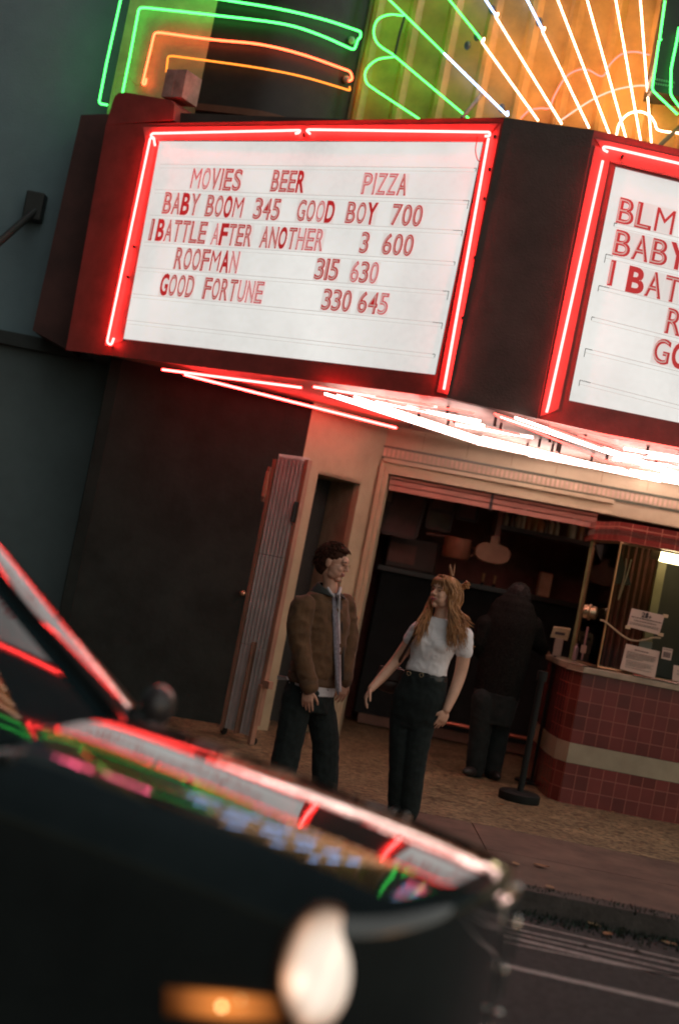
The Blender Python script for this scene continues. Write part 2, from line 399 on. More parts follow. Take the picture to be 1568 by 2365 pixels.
# roller transom: two pairs of boards
pinkb = mat('transom_board', (0.46, 0.22, 0.17), 0.5, var=0.1, scale=3)
zb = [ZT - .01, ZT - .045, ZT - .10, ZT - .155]
xm = oy(1135, 1150, FY).x
for (xa, xb) in ((XL + .01, xm - .012), (xm + .012, XR - .02)):
    for k in range(3):
        MB().box(xa, xb, FY + .03 + .01 * k, FY + .07, zb[k + 1] + .008, zb[k]).build('transom_board', pinkb, th, bevel=.004)
MB().box(xm - .012, xm + .012, FY + .025, FY + .08, ZT - .165, ZT - .005).build('transom_post', mat('black_metal', (0.025, 0.027, 0.027), 0.45), th)
# tile band with little upright ticks
bl, brr = ow(878, 1030, (0, FY), (1, FY)), ow(1568, 1165, (0, FY), (1, FY)); zc = (bl.z + brr.z) / 2 - .045
MB().box(bl.x, 6, FY - .012, FY - .001, zc - .065, zc - .045).build('band_tile_line', mat('green_tile', (0.05, 0.075, 0.045), 0.3), th)
MB().box(bl.x, 6, FY - .012, FY - .001, zc + .04, zc + .06).build('band_tile_line', MATS['green_tile'], th)
tk = MB(); x = bl.x
while x < 4: tk.box(x, x + .024, FY - .012, FY - .001, zc - .036, zc + .032); x += .043
tk.build('band_ticks', mat('tick_tile', (0.60, 0.47, 0.35), 0.4, var=.15, scale=9), th)
# the whole entrance front stands a few degrees off the kerb line
_m = Matrix.Translation((CW[1][0], FY, 0)) @ Matrix.Rotation(R(-9), 4, 'Z') @ Matrix.Translation((-CW[1][0], -FY, 0))
for o in th.children:
    if o.name.split('.')[0] in ('front_wall', 'panel_seams', 'door_casing', 'transom_board', 'transom_post', 'band_tile_line', 'band_ticks'): o.data.transform(_m)
# interior shell
inn = mat('interior_dark', (0.24, 0.105, 0.085), 0.85, var=0.3, scale=1.5)
MB().box(-.8, 5.6, 15.32, 15.4, 0, 3.3).build('interior_back_wall', inn, th)
MB().box(-.85, -.75, 14.2, 17.1, 0, 3.3).build('interior_side_wall', inn, th)
MB().box(5.5, 5.6, 13.5, 17.1, 0, 3.3).build('interior_side_wall', inn, th)
MB().box(-.85, 5.6, 13.46, 17.1, 3.3, 3.4).build('interior_ceiling', inn, th)
# upper front on the marquee roof
UP_PATH = [(-2.75, 12.62), (-2.66, 12.60), (-1.93, 12.34)]
green_wall = mat('upper_cream', (0.50, 0.44, 0.24), 0.7, var=0.18, scale=2.0, bump=0.15, bscale=30)
MB().path_wall(UP_PATH, 3.3, 12.5, .1).build('upper_wall', green_wall, th)
arc = [(-1.93, 12.34), (-1.62, 12.25), (-1.36, 12.20), (-1.12, 12.235), (-.92, 12.32), (-.75, 12.42), (-.60, 12.56), (-.52, 12.75)]
arc = [(p.x, p.y) for p in smoothline([(a_, b_, 0) for a_, b_ in arc], 5)]
MB().path_wall(arc, 3.3, 12.5, .1).build('curved_front', mat('black_gloss', (0.024, 0.021, 0.019), 0.5, var=0.2), th, True)
MB().box(-2.75, 9, 13.0, 13.1, 3.3, 12.5).build('upper_back_wall', dark, th)
mb = MB(); mb.path_wall([(a_ , b_ - .03) for a_, b_ in arc], 5.27, 5.33, .1); mb.build('curved_sill', mat('rust_brown', (0.16, 0.07, 0.04), 0.6), th)
# ================================================================== marquee
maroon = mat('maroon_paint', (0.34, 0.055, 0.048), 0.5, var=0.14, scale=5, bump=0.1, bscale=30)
redp = mat('red_enamel', (0.62, 0.16, 0.15), 0.42, var=0.10, scale=7, bump=0.08, bscale=35)
brownb = mat('brown_black', (0.072, 0.056, 0.050), 0.6, var=0.18, scale=3, bump=0.2, bscale=60)
LP = ((-2.095, 11.853), (0.514, 10.543)); RP = ((1.301, 10.40), (3.301, 10.43)); PP = ((0.60, 10.50), (1.301, 10.40))
mq = thing('marquee', (0.6, 11.3, 2.95), 'cinema marquee with two backlit white boards framed in red neon', 'marquee')
Z0, Z1 = 2.95, 5.154
def lp(x, y, o=0.0): return ow(x, y, *LP, o)
def rp(x, y, o=0.0): return ow(x, y, *RP, o)
def face_ring(name, P, outer, inner, m, depth=.10):
    """a frame of four mitred boards between an outer and an inner outline"""
    mb = MB(); n = (P(700, 600, 0) - P(700, 600, .1)) * 10 * depth
    for i in range(4):
        j = (i + 1) % 4
        mb.slab([P(*outer[i]), P(*outer[j]), P(*inner[j]), P(*inner[i])], n)
    return mb.build(name, m, mq)
OL = [(152, 808), (1032, 918), (1165, 270), (245, 285)]
IL = [(279, 782), (1006, 866), (1117, 326), (363, 324)]
face_ring('board_surround', lp, OL, IL, maroon)
# bright red trough that carries the tube (left, top and right of the board)
def strip(P, a, b, c, d, o, m, name, t=.012):
    n = (P(700, 600, 0) - P(700, 600, .1)) * 10 * t
    return MB().slab([P(*a, o), P(*b, o), P(*c, o), P(*d, o)], n).build(name, m, mq)
strip(lp, (335, 322), (1116, 326), (1150, 284), (330, 292), .010, redp, 'neon_trough')
strip(lp, (240, 800), (284, 786), (368, 326), (335, 322), .012, redp, 'neon_trough')
strip(lp, (1009, 905), (1034, 912), (1157, 284), (1117, 330), .013, redp, 'neon_trough')
# end pier that stands up above the roof line
pier = MB()
pp = [lp(245, 287, .004), lp(400, 276, .004), lp(403, 240, .004)] + [lp(*q, .004) for q in ((395, 230), (290, 212), (275, 213), (266, 220), (261, 232))]
bk = Vector((.25, .42, 0))
pier.prism(pp, bk); pier.build('end_pier', maroon, mq)
# slab behind the pier, towards the neighbour
sd = [oy(75, 762, 12.5), oy(165, 812, 12.5), oy(262, 262, 12.5), oy(187, 264, 12.5)]
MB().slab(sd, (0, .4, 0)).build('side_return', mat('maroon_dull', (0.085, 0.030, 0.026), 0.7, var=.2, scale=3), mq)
# post between the boards
pq = [ow(1032, 918, *PP), ow(1240, 966, *PP), ow(1372, 299, *PP), ow(1165, 270, *PP)]
MB().slab(pq, (0, .1, 0)).build('corner_post', brownb, mq)
MB().slab([(3.10, 10.42, Z0), (3.80, 10.50, Z0), (3.80, 10.50, Z1), (3.10, 10.42, Z1)], (0, .1, 0)).build('corner_post', brownb, mq)
MB().slab([(3.80, 10.51, Z0), (6.98, 12.14, Z0), (6.98, 12.14, Z1), (3.80, 10.51, Z1)], (-.05, .1, 0)).build('far_side', maroon, mq)
# right board surround
ORr = [(1240, 966), (1772, 1086), (1900, 418), (1372, 299)]; IRr = [(1314, 925), (1722, 1008), (1822, 481), (1422, 383)]
face_ring('board_surround', rp, ORr, IRr, maroon)
strip(rp, (1376, 372), (1422, 385), (1840, 487), (1850, 445), .010, redp, 'neon_trough') if False else None
strip(rp, (1247, 962), (1290, 945), (1412, 352), (1374, 335), .012, redp, 'neon_trough')
strip(rp, (1412, 374), (1845, 478), (1850, 425), (1374, 318), .010, redp, 'neon_trough')
# core of the cabinet, roof and soffit
def deep(P, x, y, o): q = P(x, y, o); return (q.x, q.y)
plan = [(-2.45, 12.13), (.54, 10.64), (1.28, 10.53), (3.12, 10.56), (3.86, 10.64), (6.85, 12.13), (6.85, 13.25), (-2.45, 13.25)]
core = MB(); core.prism([Vector((x, y, Z1 - .06)) for x, y in plan], (0, 0, -.1)); core.build('roof_deck', brownb, mq)
inner = [(x, y + .12) for x, y in plan[:6]] + plan[6:]
core = MB(); core.prism([Vector((x, y, Z1 - .17)) for x, y in inner], (0, 0, -(Z1 - .17 - Z0 - .03))); core.build('cabinet', brownb, mq)
soff = mat('soffit_white', (0.46, 0.30, 0.27), 0.45, var=0.15, scale=3)
pl2 = [(-2.45, 12.06), (.58, 10.60), (1.30, 10.48), (3.10, 10.50), (3.82, 10.60), (7.1, 12.16), (7.1, 13.29), (.36, 13.29), (-.42, 12.60)]
MB().prism([Vector((x, y, Z0 + .02)) for x, y in pl2], (0, 0, .05)).build('soffit', soff, mq)
# board displays, lit from behind
def display_mat():
    m = bpy.data.materials.new('lit_acrylic'); m.use_nodes = True; t = m.node_tree; b = t.nodes['Principled BSDF']
    b.inputs['Base Color'].default_value = (0.28, 0.28, 0.27, 1); b.inputs['Roughness'].default_value = 0.4
    tc = t.nodes.new('ShaderNodeTexCoord'); n = t.nodes.new('ShaderNodeTexNoise'); n.inputs['Scale'].default_value = 1.3; n.inputs['Detail'].default_value = 2
    mp = t.nodes.new('ShaderNodeMapping'); mp.inputs['Scale'].default_value = (1.0, 1.0, 0.8)
    t.links.new(tc.outputs['Object'], mp.inputs['Vector']); t.links.new(mp.outputs['Vector'], n.inputs['Vector'])
    n2 = t.nodes.new('ShaderNodeTexNoise'); n2.inputs['Scale'].default_value = 22; n2.inputs['Detail'].default_value = 5
    t.links.new(tc.outputs['Object'], n2.inputs['Vector'])
    mr = t.nodes.new('ShaderNodeMapRange'); mr.inputs['From Min'].default_value = .3; mr.inputs['From Max'].default_value = .7; mr.inputs['To Min'].default_value = .62; mr.inputs['To Max'].default_value = .80
    t.links.new(n.outputs['Fac'], mr.inputs['Value'])
    mr2 = t.nodes.new('ShaderNodeMapRange'); mr2.inputs['From Min'].default_value = .3; mr2.inputs['From Max'].default_value = .7; mr2.inputs['To Min'].default_value = .96; mr2.inputs['To Max'].default_value = 1.03
    t.links.new(n2.outputs['Fac'], mr2.inputs['Value'])
    mu = t.nodes.new('ShaderNodeMath'); mu.operation = 'MULTIPLY'; t.links.new(mr.outputs['Result'], mu.inputs[0]); t.links.new(mr2.outputs['Result'], mu.inputs[1])
    b.inputs['Emission Color'].default_value = (1.0, 0.985, 0.94, 1); t.links.new(mu.outputs[0], b.inputs['Emission Strength'])
    return m
lit = display_mat()
def board(P, q, rails):
    n = (P(700, 600, 0) - P(700, 600, .1)) * 10 * .02
    o = MB().slab([P(*c, -.045) for c in q], n).build('display_panel', lit, mq)
    rm = emat('rail_plastic', (1.0, .97, .92), .42)
    for a, b in rails:
        A, B = P(*a, -.041), P(*b, -.041)
        MB().bar(A, B, .008, .006).build('letter_rail', rm, o)
        MB().bar(A - Vector((0, 0, .03)), B - Vector((0, 0, .03)), .004, .004).build('rail_edge', MATS['rail_plastic'], o)
    gm = mat('rail_grime', (.05, .045, .035), .8)
    for i, (a, b) in enumerate(rails):
        for e, s_ in ((b, -1), (a, 1)):
            if (e is a) != (a[0] > 1200): continue
            A = P(*e, -.040); d_ = (P(*b, -.04) - P(*a, -.04)).normalized() * s_
            MB().bar(A, A + d_ * (.02 + .03 * ((i * 7) % 3)), .006, .006).build('rail_clip', gm, o)
            MB().bar(A, A - Vector((0, 0, .025 + .02 * ((i * 5) % 3))), .005, .004, (1, 0, 0)).build('rail_stain', gm, o)
    return o
z3 = lambda X, Y: (226.7 + .5783 * X, 264.5 + .5783 * Y)
z4 = lambda X, Y: (1057.9 + .3253 * X, 302.3 + .3253 * Y)
board(lp, [(270, 792), (1012, 875), (1122, 310), (352, 310)], [(z3(*a), z3(*b)) for a, b in (((250, 197), (1510, 212)), ((228, 298), (1480, 342)), ((206, 400), (1455, 462)), ((185, 508), (1425, 587)), ((160, 608), (1400, 705)), ((140, 715), (1375, 832)), ((115, 820), (1345, 957)))])
board(rp, [(1300, 935), (1760, 1020), (1850, 475), (1412, 370)], [(z4(*a), z4(*b)) for a, b in (((1110, 650), (2300, 925)), ((1050, 872), (2250, 1160)), ((1000, 1095), (2200, 1390)), ((950, 1318), (2150, 1620)), ((905, 1543), (2100, 1840)), ((865, 1768), (2050, 2070)))])
# tubes of the boards
def tube(name, pts, m, parent, r=.0095, seg=8):
    return MB().tube(pts, r, seg).build(name, m, parent, smooth=True)
def neon(P, px, m, parent, o=.06, rad=.03, r=.0095, name='neon_tube', curve=False):
    pts = [P(x, y, o) for x, y in px]
    return tube(name, smoothline(pts, 6) if curve else densify(pts, rad=rad), m, parent, r)
neon(lp, [(356, 322), (348, 312), (352, 307), (694, 299.5), (690, 306), (682, 307)], NEON_RED, mq, .05)
neon(lp, [(716, 308), (708, 300), (712, 298), (1131, 304), (1131, 313), (1120, 313)], NEON_RED, mq, .05)
neon(lp, [(358, 335), (355, 315), (347, 318), (247, 791), (257, 797), (263, 780)], NEON_RED, mq, .05)
neon(lp, [(1128, 318), (1025, 899)], NEON_RED, mq, .05)
neon(rp, [(1404, 350), (1394, 345), (1393, 338), (1405, 339), (1850, 441)], NEON_RED, mq, .05)
neon(rp, [(1392, 370), (1266, 938), (1262, 952)], NEON_RED, mq, .05)
neon(lp, [(1103, 313), (1098, 345), (1103, 368), (1112, 374)], mat('red_wire', (0.6, .06, .06), .4), mq, .06, r=.004, name='wire', curve=True)
for P, q in ((lp, (702, 312)), (lp, (362, 330)), (lp, (259, 800)), (rp, (1436, 362)), (lp, (1142, 317)), (lp, (1130, 392)), (lp, (1118, 460)), (lp, (1068, 735)), (lp, (1096, 596)), (lp, (310, 570)), (lp, (296, 640))):
    c = P(*q, .012); MB().tube([c, c + Vector((-.003, -.035, 0))], .012, 8).build('tube_support', mat('dark_socket', (.04, .02, .02), .5), mq)
# tubes under the soffit
def so(x, y, z=2.90): return oz(x, y, z)
z5 = lambda X, Y: (302.3 + .8073 * X, 793.5 + .8073 * Y)
for a, b in (((375, 853), (696, 895)), ((426, 865), (915, 988)), ((724, 893), (1010, 940))):
    tube('neon_tube', [so(*a), so(*b)], NEON_RED, mq)
for a, b in (((555, 143), (985, 282)), ((590, 148), (1190, 330)), ((640, 152), (1100, 305)), ((700, 166), (1000, 222)), ((990, 285), (1515, 393)), ((870, 245), (1195, 325)), ((1005, 268), (1505, 388)), ((1100, 212), (1568, 372)), ((1375, 312), (1700, 350)), ((1410, 300), (1690, 345)), ((930, 232), (1150, 268)), ((790, 180), (1010, 235)), ((1060, 208), (1600, 392)), ((1380, 330), (1720, 370))):
    tube('neon_tube', [so(*z5(*a)), so(*z5(*b))], NEON_SOFT, mq, r=.010)
for a, b in (((700, 150), (980, 200)), ((1045, 205), (1450, 372)), ((1040, 200), (1430, 330)), ((1200, 232), (1700, 325)), ((1195, 240), (1480, 345)), ((800, 190), (1150, 270)), ((690, 158), (900, 205)), ((1280, 262), (1720, 400))):
    tube('neon_tube', [so(*z5(*a)), so(*z5(*b))], NEON_ROSE, mq, r=.008)
for a, b in (((555, 143), (985, 282)), ((590, 148), (1190, 330)), ((640, 152), (1100, 305)), ((990, 285), (1515, 393)), ((870, 245), (1195, 325)), ((1005, 268), (1505, 388)), ((700, 166), (1000, 222))):
    p, q = so(*z5(*a)), so(*z5(*b)); tube('neon_tube', [(4.4 - p.x, p.y, p.z), (4.4 - q.x, q.y, q.z)], NEON_SOFT, mq, r=.010)
rnd = random.Random(11)
for i in range(26):
    u, v = rnd.random(), rnd.random(); x, y = .2 + 3.0 * u, 11.0 + 1.8 * v
    if y < 10.7 + max(0, .9 - x) * .55: continue
    MB().tube([(x, y, 2.97), (x, y, 2.90)], .012, 8).build('tube_support', MATS['dark_socket'], mq)

# ---------------------------------------------------------------- letters, each one a separate plate
def glyph(ch, off):
    c = bpy.data.curves.new('glyph', 'FONT'); c.body = ch; c.size = 1; c.offset = off; c.extrude = 0.02; c.resolution_u = 4
    o = bpy.data.objects.new('glyph', c); COL.objects.link(o)
    me = bpy.data.meshes.new_from_object(o.evaluated_get(bpy.context.evaluated_depsgraph_get()))
    bpy.data.objects.remove(o); bpy.data.curves.remove(c); return me
GL = {}
def get_glyph(ch, off):
    if (ch, off) not in GL:
        me = glyph(ch, off); xs = [v.co.x for v in me.vertices]; ys = [v.co.y for v in me.vertices]
        GL[(ch, off)] = ([v.co.copy() for v in me.vertices], [tuple(p.vertices) for p in me.polygons], min(xs), max(xs), min(ys), max(ys))
        bpy.data.meshes.remove(me)
    return GL[(ch, off)]
red_l = emat('letter_red', (1.0, 0.045, 0.05), 0.33)
red_2 = emat('letter_faded', (1.0, 0.16, 0.18), 0.45)
pale = emat('letter_face', (1.0, 0.66, 0.60), 0.42)
pale2 = emat('letter_face_clear', (1.0, 0.78, 0.73), 0.5)
ORD = ['first', 'second', 'third', 'fourth', 'fifth', 'sixth', 'seventh']
def place_glyph(name, ch, off, A, B, up, nrm, m, inset, parent=None, depth=.006, shift=0.0):
    vs, fs, x0, x1, y0, y1 = get_glyph(ch, off)
    _, _, X0, X1, Y0, Y1 = get_glyph(ch, 0.0)
    d = B - A; wd = d.length; d = d / wd; mb = MB()
    sx = wd / max(X1 - X0, 1e-3); sy = up.length / max(Y1 - Y0, 1e-3); un = up.normalized()
    mb.add([A + d * ((v.x - X0) * sx + shift) + un * (v.y - Y0) * sy + nrm * (inset + (depth if v.z > 0 else 0)) for v in vs], fs)
    return mb.build(name, m, parent)
def word(P, side, txt, a, b, cap, solid=(), where='', faded=(), width=None):
    A, B = P(*a, -.045), P(*b, -.045); n = (P(700, 600, .1) - P(700, 600, 0)) * 10
    up = P(a[0] + cap[0], a[1] + cap[1], -.045) - A; up = Vector((0, 0, up.z))
    wts = [.42 if c in 'I1' else 1.25 if c in 'MW' else 1.0 for c in txt]; tot = sum(wts); x = 0
    for i, c in enumerate(txt):
        p = A.lerp(B, (x + .09 * wts[i]) / tot); q = A.lerp(B, (x + wts[i] * .91 if c not in 'I1' else x + wts[i] * .80) / tot); x += wts[i]
        if c == 'I': p, q = p.lerp(q, .30), p.lerp(q, .80)
        elif c == '1': p = p.lerp(q, .15)
        sol = i in solid
        kind = 'digit' if c.isdigit() else 'letter'
        o = place_glyph('marquee_letter', c, (-.004 if c in 'MW' else .032) if sol else (-.006 if c in 'MW' else .020), p, q, up, n, red_l if sol or i not in faded else red_2, .004)
        style = 'solid red' if sol else 'outlined pale red' if i in faded else 'outlined red'
        pos = f', {ORD[i]} of {txt}' if len(txt) > 1 else ''
        tag(o, f'{style} {kind} {c}{pos}, {where} on the {side} marquee board', 'letter', f'letters hung on the {side} marquee board')
        dd = (q - p).normalized(); pm_ = .012; P0 = p - dd * pm_ + n * .001 - up.normalized() * .012; P1 = q + dd * pm_ + n * .001 - up.normalized() * .012; U_ = up * 1.12
        plm = emat('letter_plate', (1.0, .945, .90), .60)
        MB().slab([P0, P1, P1 + U_, P0 + U_], -n * .002).build('letter_plate', plm, o)
        if not sol and c != 'M':
            place_glyph('letter_face', c, (-.016 if c in 'MW' else -.024) if side == 'left' else (-.018 if c in 'MW' else -.026), p, q, up, n, pale2 if i in faded else pale, .0105, o, .001, -.004 if side == 'left' else -.010)
CAPL = (15.6 * .8, -46.5)
def wl(txt, a, b, solid=(), where='', faded=()): word(lp, 'left', txt, z3(*a), z3(*b), CAPL, solid, where, faded)
wl('MOVIES', (362, 293), (566, 302), (), 'top row', (0, 1)); wl('BEER', (684, 303), (818, 308), (3,), 'top row'); wl('PIZZA', (1046, 314), (1228, 320), (), 'top row', (0, 1, 2, 3))
wl('BABY', (252, 391), (396, 400), (2,), 'second row'); wl('BOOM', (422, 402), (574, 412), (2,), 'second row'); wl('345', (614, 413), (720, 420), (), 'second row'); wl('GOOD', (785, 421), (937, 429), (3,), 'before BOY', (2,)); wl('BOY', (982, 429), (1104, 436), (2,), 'second row'); wl('700', (1162, 438), (1288, 445), (), 'second row')
wl('I', (194, 498), (219, 500), (), 'start of third row'); wl('BATTLE', (225, 499), (426, 513), (0,), 'third row'); wl('AFTER', (446, 515), (608, 524), (1,), 'third row', (0,)); wl('ANOTHER', (640, 527), (894, 542), (2,), 'third row', (4, 5, 6)); wl('3', (1038, 549), (1074, 552), (), 'third row'); wl('600', (1126, 555), (1252, 563), (), 'third row')
wl('ROOFMAN', (298, 612), (554, 631), (5,), 'fourth row', (6,)); wl('315', (858, 654), (954, 661), (), 'fourth row'); wl('630', (998, 665), (1112, 673), (), 'fourth row', (0, 2))
wl('GOOD', (240, 717), (376, 728), (0,), 'before FORTUNE'); wl('FORTUNE', (412, 732), (652, 752), (), 'fifth row', (4, 5, 6)); wl('330', (886, 776), (1004, 786), (), 'fifth row'); wl('645', (1028, 787), (1152, 798), (), 'fifth row', (2,))
CAPR = (11, -55)
def wr(txt, a, b, solid=(), where=''): word(rp, 'right', txt, z4(*a), z4(*b), CAPR, solid, where)
wr('BLM', (1112, 640), (1530, 742), (), 'top row')
wr('BABY', (1085, 868), (1610, 990), (3,), 'second row')
wr('I', (1040, 1085), (1108, 1097), (), 'third row'); wr('BATTLE', (1180, 1128), (1960, 1318), (0,), 'third row')
wr('ROOFMAN', (1455, 1425), (2330, 1640), (), 'fourth row'); wr('GOOD', (1362, 1632), (1890, 1762), (1,), 'fifth row')

# ================================================================== wooden block on the marquee roof
wb = thing('wooden_block', lp(405, 235, -.1), 'weathered pinkish wood block standing on top of the marquee end pier', 'block')
wood = mat('pink_wood', (0.55, 0.30, 0.26), 0.75, var=.22, scale=7, bump=.2, bscale=20)
A, B = lp(372, 222, -.05), lp(418, 234, -.05); T = Vector((0, 0, lp(385, 158, -.05).z - A.z)); dpt = Vector((.11, .20, 0))
W_ = B - A; W_.z = 0
for k in range(2):
    a_ = A + W_ * (k * .5); b_ = A + W_ * (k * .5 + .49)
    MB().slab([a_, b_, b_ + T, a_ + T], dpt).build('plank', wood, wb, bevel=.004)

# ================================================================== neon bands sweeping over the upper front
UP = UP_PATH[1:] + arc[1:]
def up_at(px, py, off):
    """where the sight line meets the upper front, off in front of it"""
    q = ray(px, py); best = None
    for i in range(len(UP) - 1):
        a, b = Vector(UP[i]), Vector(UP[i + 1]); d = (b - a).normalized(); n = Vector((d.y, -d.x)); p0 = a + n * off
        den = q.x * n.x + q.y * n.y
        if abs(den) < 1e-6: continue
        t = p0.dot(n) / den; h = Vector((q.x * t, q.y * t)); s = (h - p0).dot(d)
        e = max(0, -s, s - (b - a).length)
        if best is None or e < best[0] - 1e-6: best = (e, CAMP + q * t)
    return best[1]
nsg = thing('neon_sign', (-1.6, 12.2, 5.4), 'green, orange and yellow neon bands sweeping round the curved black upper front', 'neon sign', )
def sweep(px, m, r=.0095):
    pts = [up_at(x, y, .07) for x, y in px]; tube('neon_tube', densify(pts, rad=.035), m, nsg, r)
def curve_px(P, n=5):
    return [(v.x, v.y) for v in smoothline([(x, y, 0) for x, y in P], n)]
sweep([(248, 241), (228, 238), (246, 145), (278, 1), (292, -60)] + curve_px([(330, -38), (500, -5), (640, 18), (750, 44), (834, 72)], 4) + [(832, 86), (826, 90)], NEON_GREEN)
sweep([(278, 238), (300, 130), (321, 17)] + curve_px([(335, 16), (490, 33), (650, 53), (735, 78), (812, 112)], 4) + [(819, 112), (826, 92)], NEON_GREEN)
sweep([(338, 180), (336, 194), (329, 193), (357, 74)] + curve_px([(372, 74), (490, 90), (600, 101), (700, 125), (810, 164)], 4) + [(814, 182), (806, 186)], NEON_ORANGE)
sweep([(384, 165), (388, 128)] + curve_px([(400, 128), (490, 140), (600, 156), (700, 176), (809, 208)], 4) + [(807, 198)], NEON_YELLOW, .008)
sweep(curve_px([(330, 192), (315, 195), (300, 180), (285, 172), (268, 185), (262, 215), (268, 240)], 4), mat('yellow_wire', (.45, .42, .10), .4), .004)
for dz, mt in ((1.75, NEON_GREEN), (2.0, NEON_ORANGE), (3.3, NEON_GREEN), (3.6, NEON_GREEN), (4.9, NEON_YELLOW)):
    pts = []
    for i in range(len(UP)):
        a, b = Vector(UP[max(i - 1, 0)]), Vector(UP[min(i + 1, len(UP) - 1)]); d = (b - a).normalized(); p = Vector(UP[i]) + Vector((d.y, -d.x)) * .07
        if i > 0: pts.append((p.x, p.y, 5.9 + dz))
    tube('neon_tube', [(pts[0][0], pts[0][1], pts[0][2] - .9)] + pts[:-4], mt, nsg)
px0, py0, pz0 = -2.35, 12.32, 9.6
for L in ([(-.55, .35), (.05, .35)], [(-.25, .6), (-.3, -.05)], [(-.6, -.05), (.1, -.05)], [(.3, .1), (.95, .1)], [(.3, -.25), (.95, -.25)], [(.95, .1), (.95, -.25)]):
    tube('neon_tube', [(px0 + a * .9, py0 - .30 * (a * .9), pz0 + b * .9) for a, b in L], NEON_PINK, nsg, .035)
for x, y in ((812, 92), (800, 182)):
    c = up_at(x, y, .03); MB().ellip(c, (.035, .035, .035)).build('insulator', mat('grey_glass', (.35, .36, .33), .15), nsg, True)

# ================================================================== fan sign
fan = thing('fan_sign', (.6, 12.1, 5.1), 'fan of white and green neon rays on a gold corrugated screen above the marquee', 'neon sign')
FP = ((-.60, 12.56), (1.74, 11.80))
def fp(x, y, o=0.0): return ow(x, y, *FP, o)
gold = mat('gold_sheet', (0.80, 0.42, 0.10), 0.42, metal=0.0, var=.18, scale=2, bump=.05)
d = (Vector(FP[1]) - Vector(FP[0])); Ln = d.length; d.normalize(); nn = Vector((d.y, -d.x)); cp = []; u = 0
while u < Ln + .75:
    for du, o in ((0, 0), (.045, .05), (.085, .05), (.13, 0)): q = Vector(FP[0]) + d * (u + du) + nn * o; cp.append((q.x, q.y))
    u += .36
MB().path_wall(cp, 4.95, 11.8, .04).build('corrugated_screen', gold, fan)
q0 = Vector(FP[0]); MB().box(q0.x - .02, q0.x + .03, q0.y - .02, q0.y + .5, 4.95, 11.8).build('screen_edge', mat('gold_edge', (.30, .19, .06), .5), fan)
z2 = lambda X, Y: (755.7 + .5181 * X, .5181 * Y)
def fz(L, m, curve=False, r=.0078, o=.15): return neon(fp, [z2(*p) for p in L], m, fan, o, .02, r, curve=curve)
ce = (1486, 1187)     # where the rays would meet
def ext(p, t): return (p[0] + (p[0] - ce[0]) * t, p[1] + (p[1] - ce[1]) * t)
def ray_t(p0, pm, p1, mt, mb_):
    top = ext(p0, 1.75)
    for ta, tb in ((.62, .36), (1.10, .80), (1.62, 1.35)): fz([ext(p0, ta), ext(p0, tb)], NEON_BLUE, r=.030, o=.17)
    if pm:
        fz([top, pm, (pm[0] + 6, pm[1] - 8)], mt); fz([(pm[0] + 9, pm[1] - 12), (pm[0] + 8, pm[1] + 1), (pm[0] - 3, pm[1] + 3), p1], mb_)
    else: fz([top, p1], mb_)
fz([ext((280, 0), 1.6), (520, 235)], NEON_GREEN); fz([(520, 235), (806, 516), (803, 495)], NEON_BLUE)
ray_t((540, 0), (690, 178), (940, 535), NEON_GREEN, NEON_WHITE)
ray_t((700, 0), (752, 66), (1045, 550), NEON_BLUE, NEON_WHITE)
ray_t((880, 0), (960, 130), (1167, 568), NEON_BLUE, NEON_WHITE)
for p0, p1 in (((1030, 0), (1258, 597)), ((1155, 0), (1332, 615)), ((1280, 0), (1398, 632)), ((1395, 0), (1445, 640))): ray_t(p0, None, p1, NEON_WHITE, NEON_WHITE)
fz([(345, 68), (280, 62), (225, 85), (207, 140), (228, 195), (300, 245)], NEON_GREEN, True)
fz([(300, 247), (630, 525)], NEON_GREEN)
fz([(300, 250), (222, 264), (172, 312), (175, 365), (212, 397)], NEON_GREEN, True); fz([(212, 397), (410, 528)], NEON_GREEN)
fz([(345, 70), (322, 150), (300, 245)], mat('dark_electrode', (.06, .06, .05), .4), r=.011)
fz([(862, 525), (900, 490), (950, 480), (990, 478), (1012, 425), (1060, 345), (1110, 312), (1160, 308), (1226, 337), (1260, 285), (1310, 240), (1370, 228), (1437, 242)], NEON_ROSE, True, .007)
fz([(1040, 535), (1120, 480), (1200, 432), (1290, 396), (1380, 380), (1432, 380)], emat('neon_dim_pink', (1, .5, .38), 1.6), True, .007)
fz([(1288, 605), (1302, 550), (1340, 507), (1390, 495), (1436, 512), (1460, 545), (1478, 578), (1570, 592)], NEON_WHITE, True, .008)
tan = mat('tan_pipe', (.40, .25, .13), .5)
for a, b in (((600, 525), (695, 408)), ((1478, 650), (1590, 545))):
    MB().tube([fp(*z2(*a), .30), fp(*z2(*b), .05)], .018, 8).build('strut', tan, fan)
for X, Y in ((668, 160), (735, 40), (945, 95), (778, 480), (625, 200)):
    c = fp(*z2(X, Y), .1); MB().ellip(c, (.03, .03, .04)).build('insulator', mat('dark_glass', (.10, .11, .11), .15), fan, True)

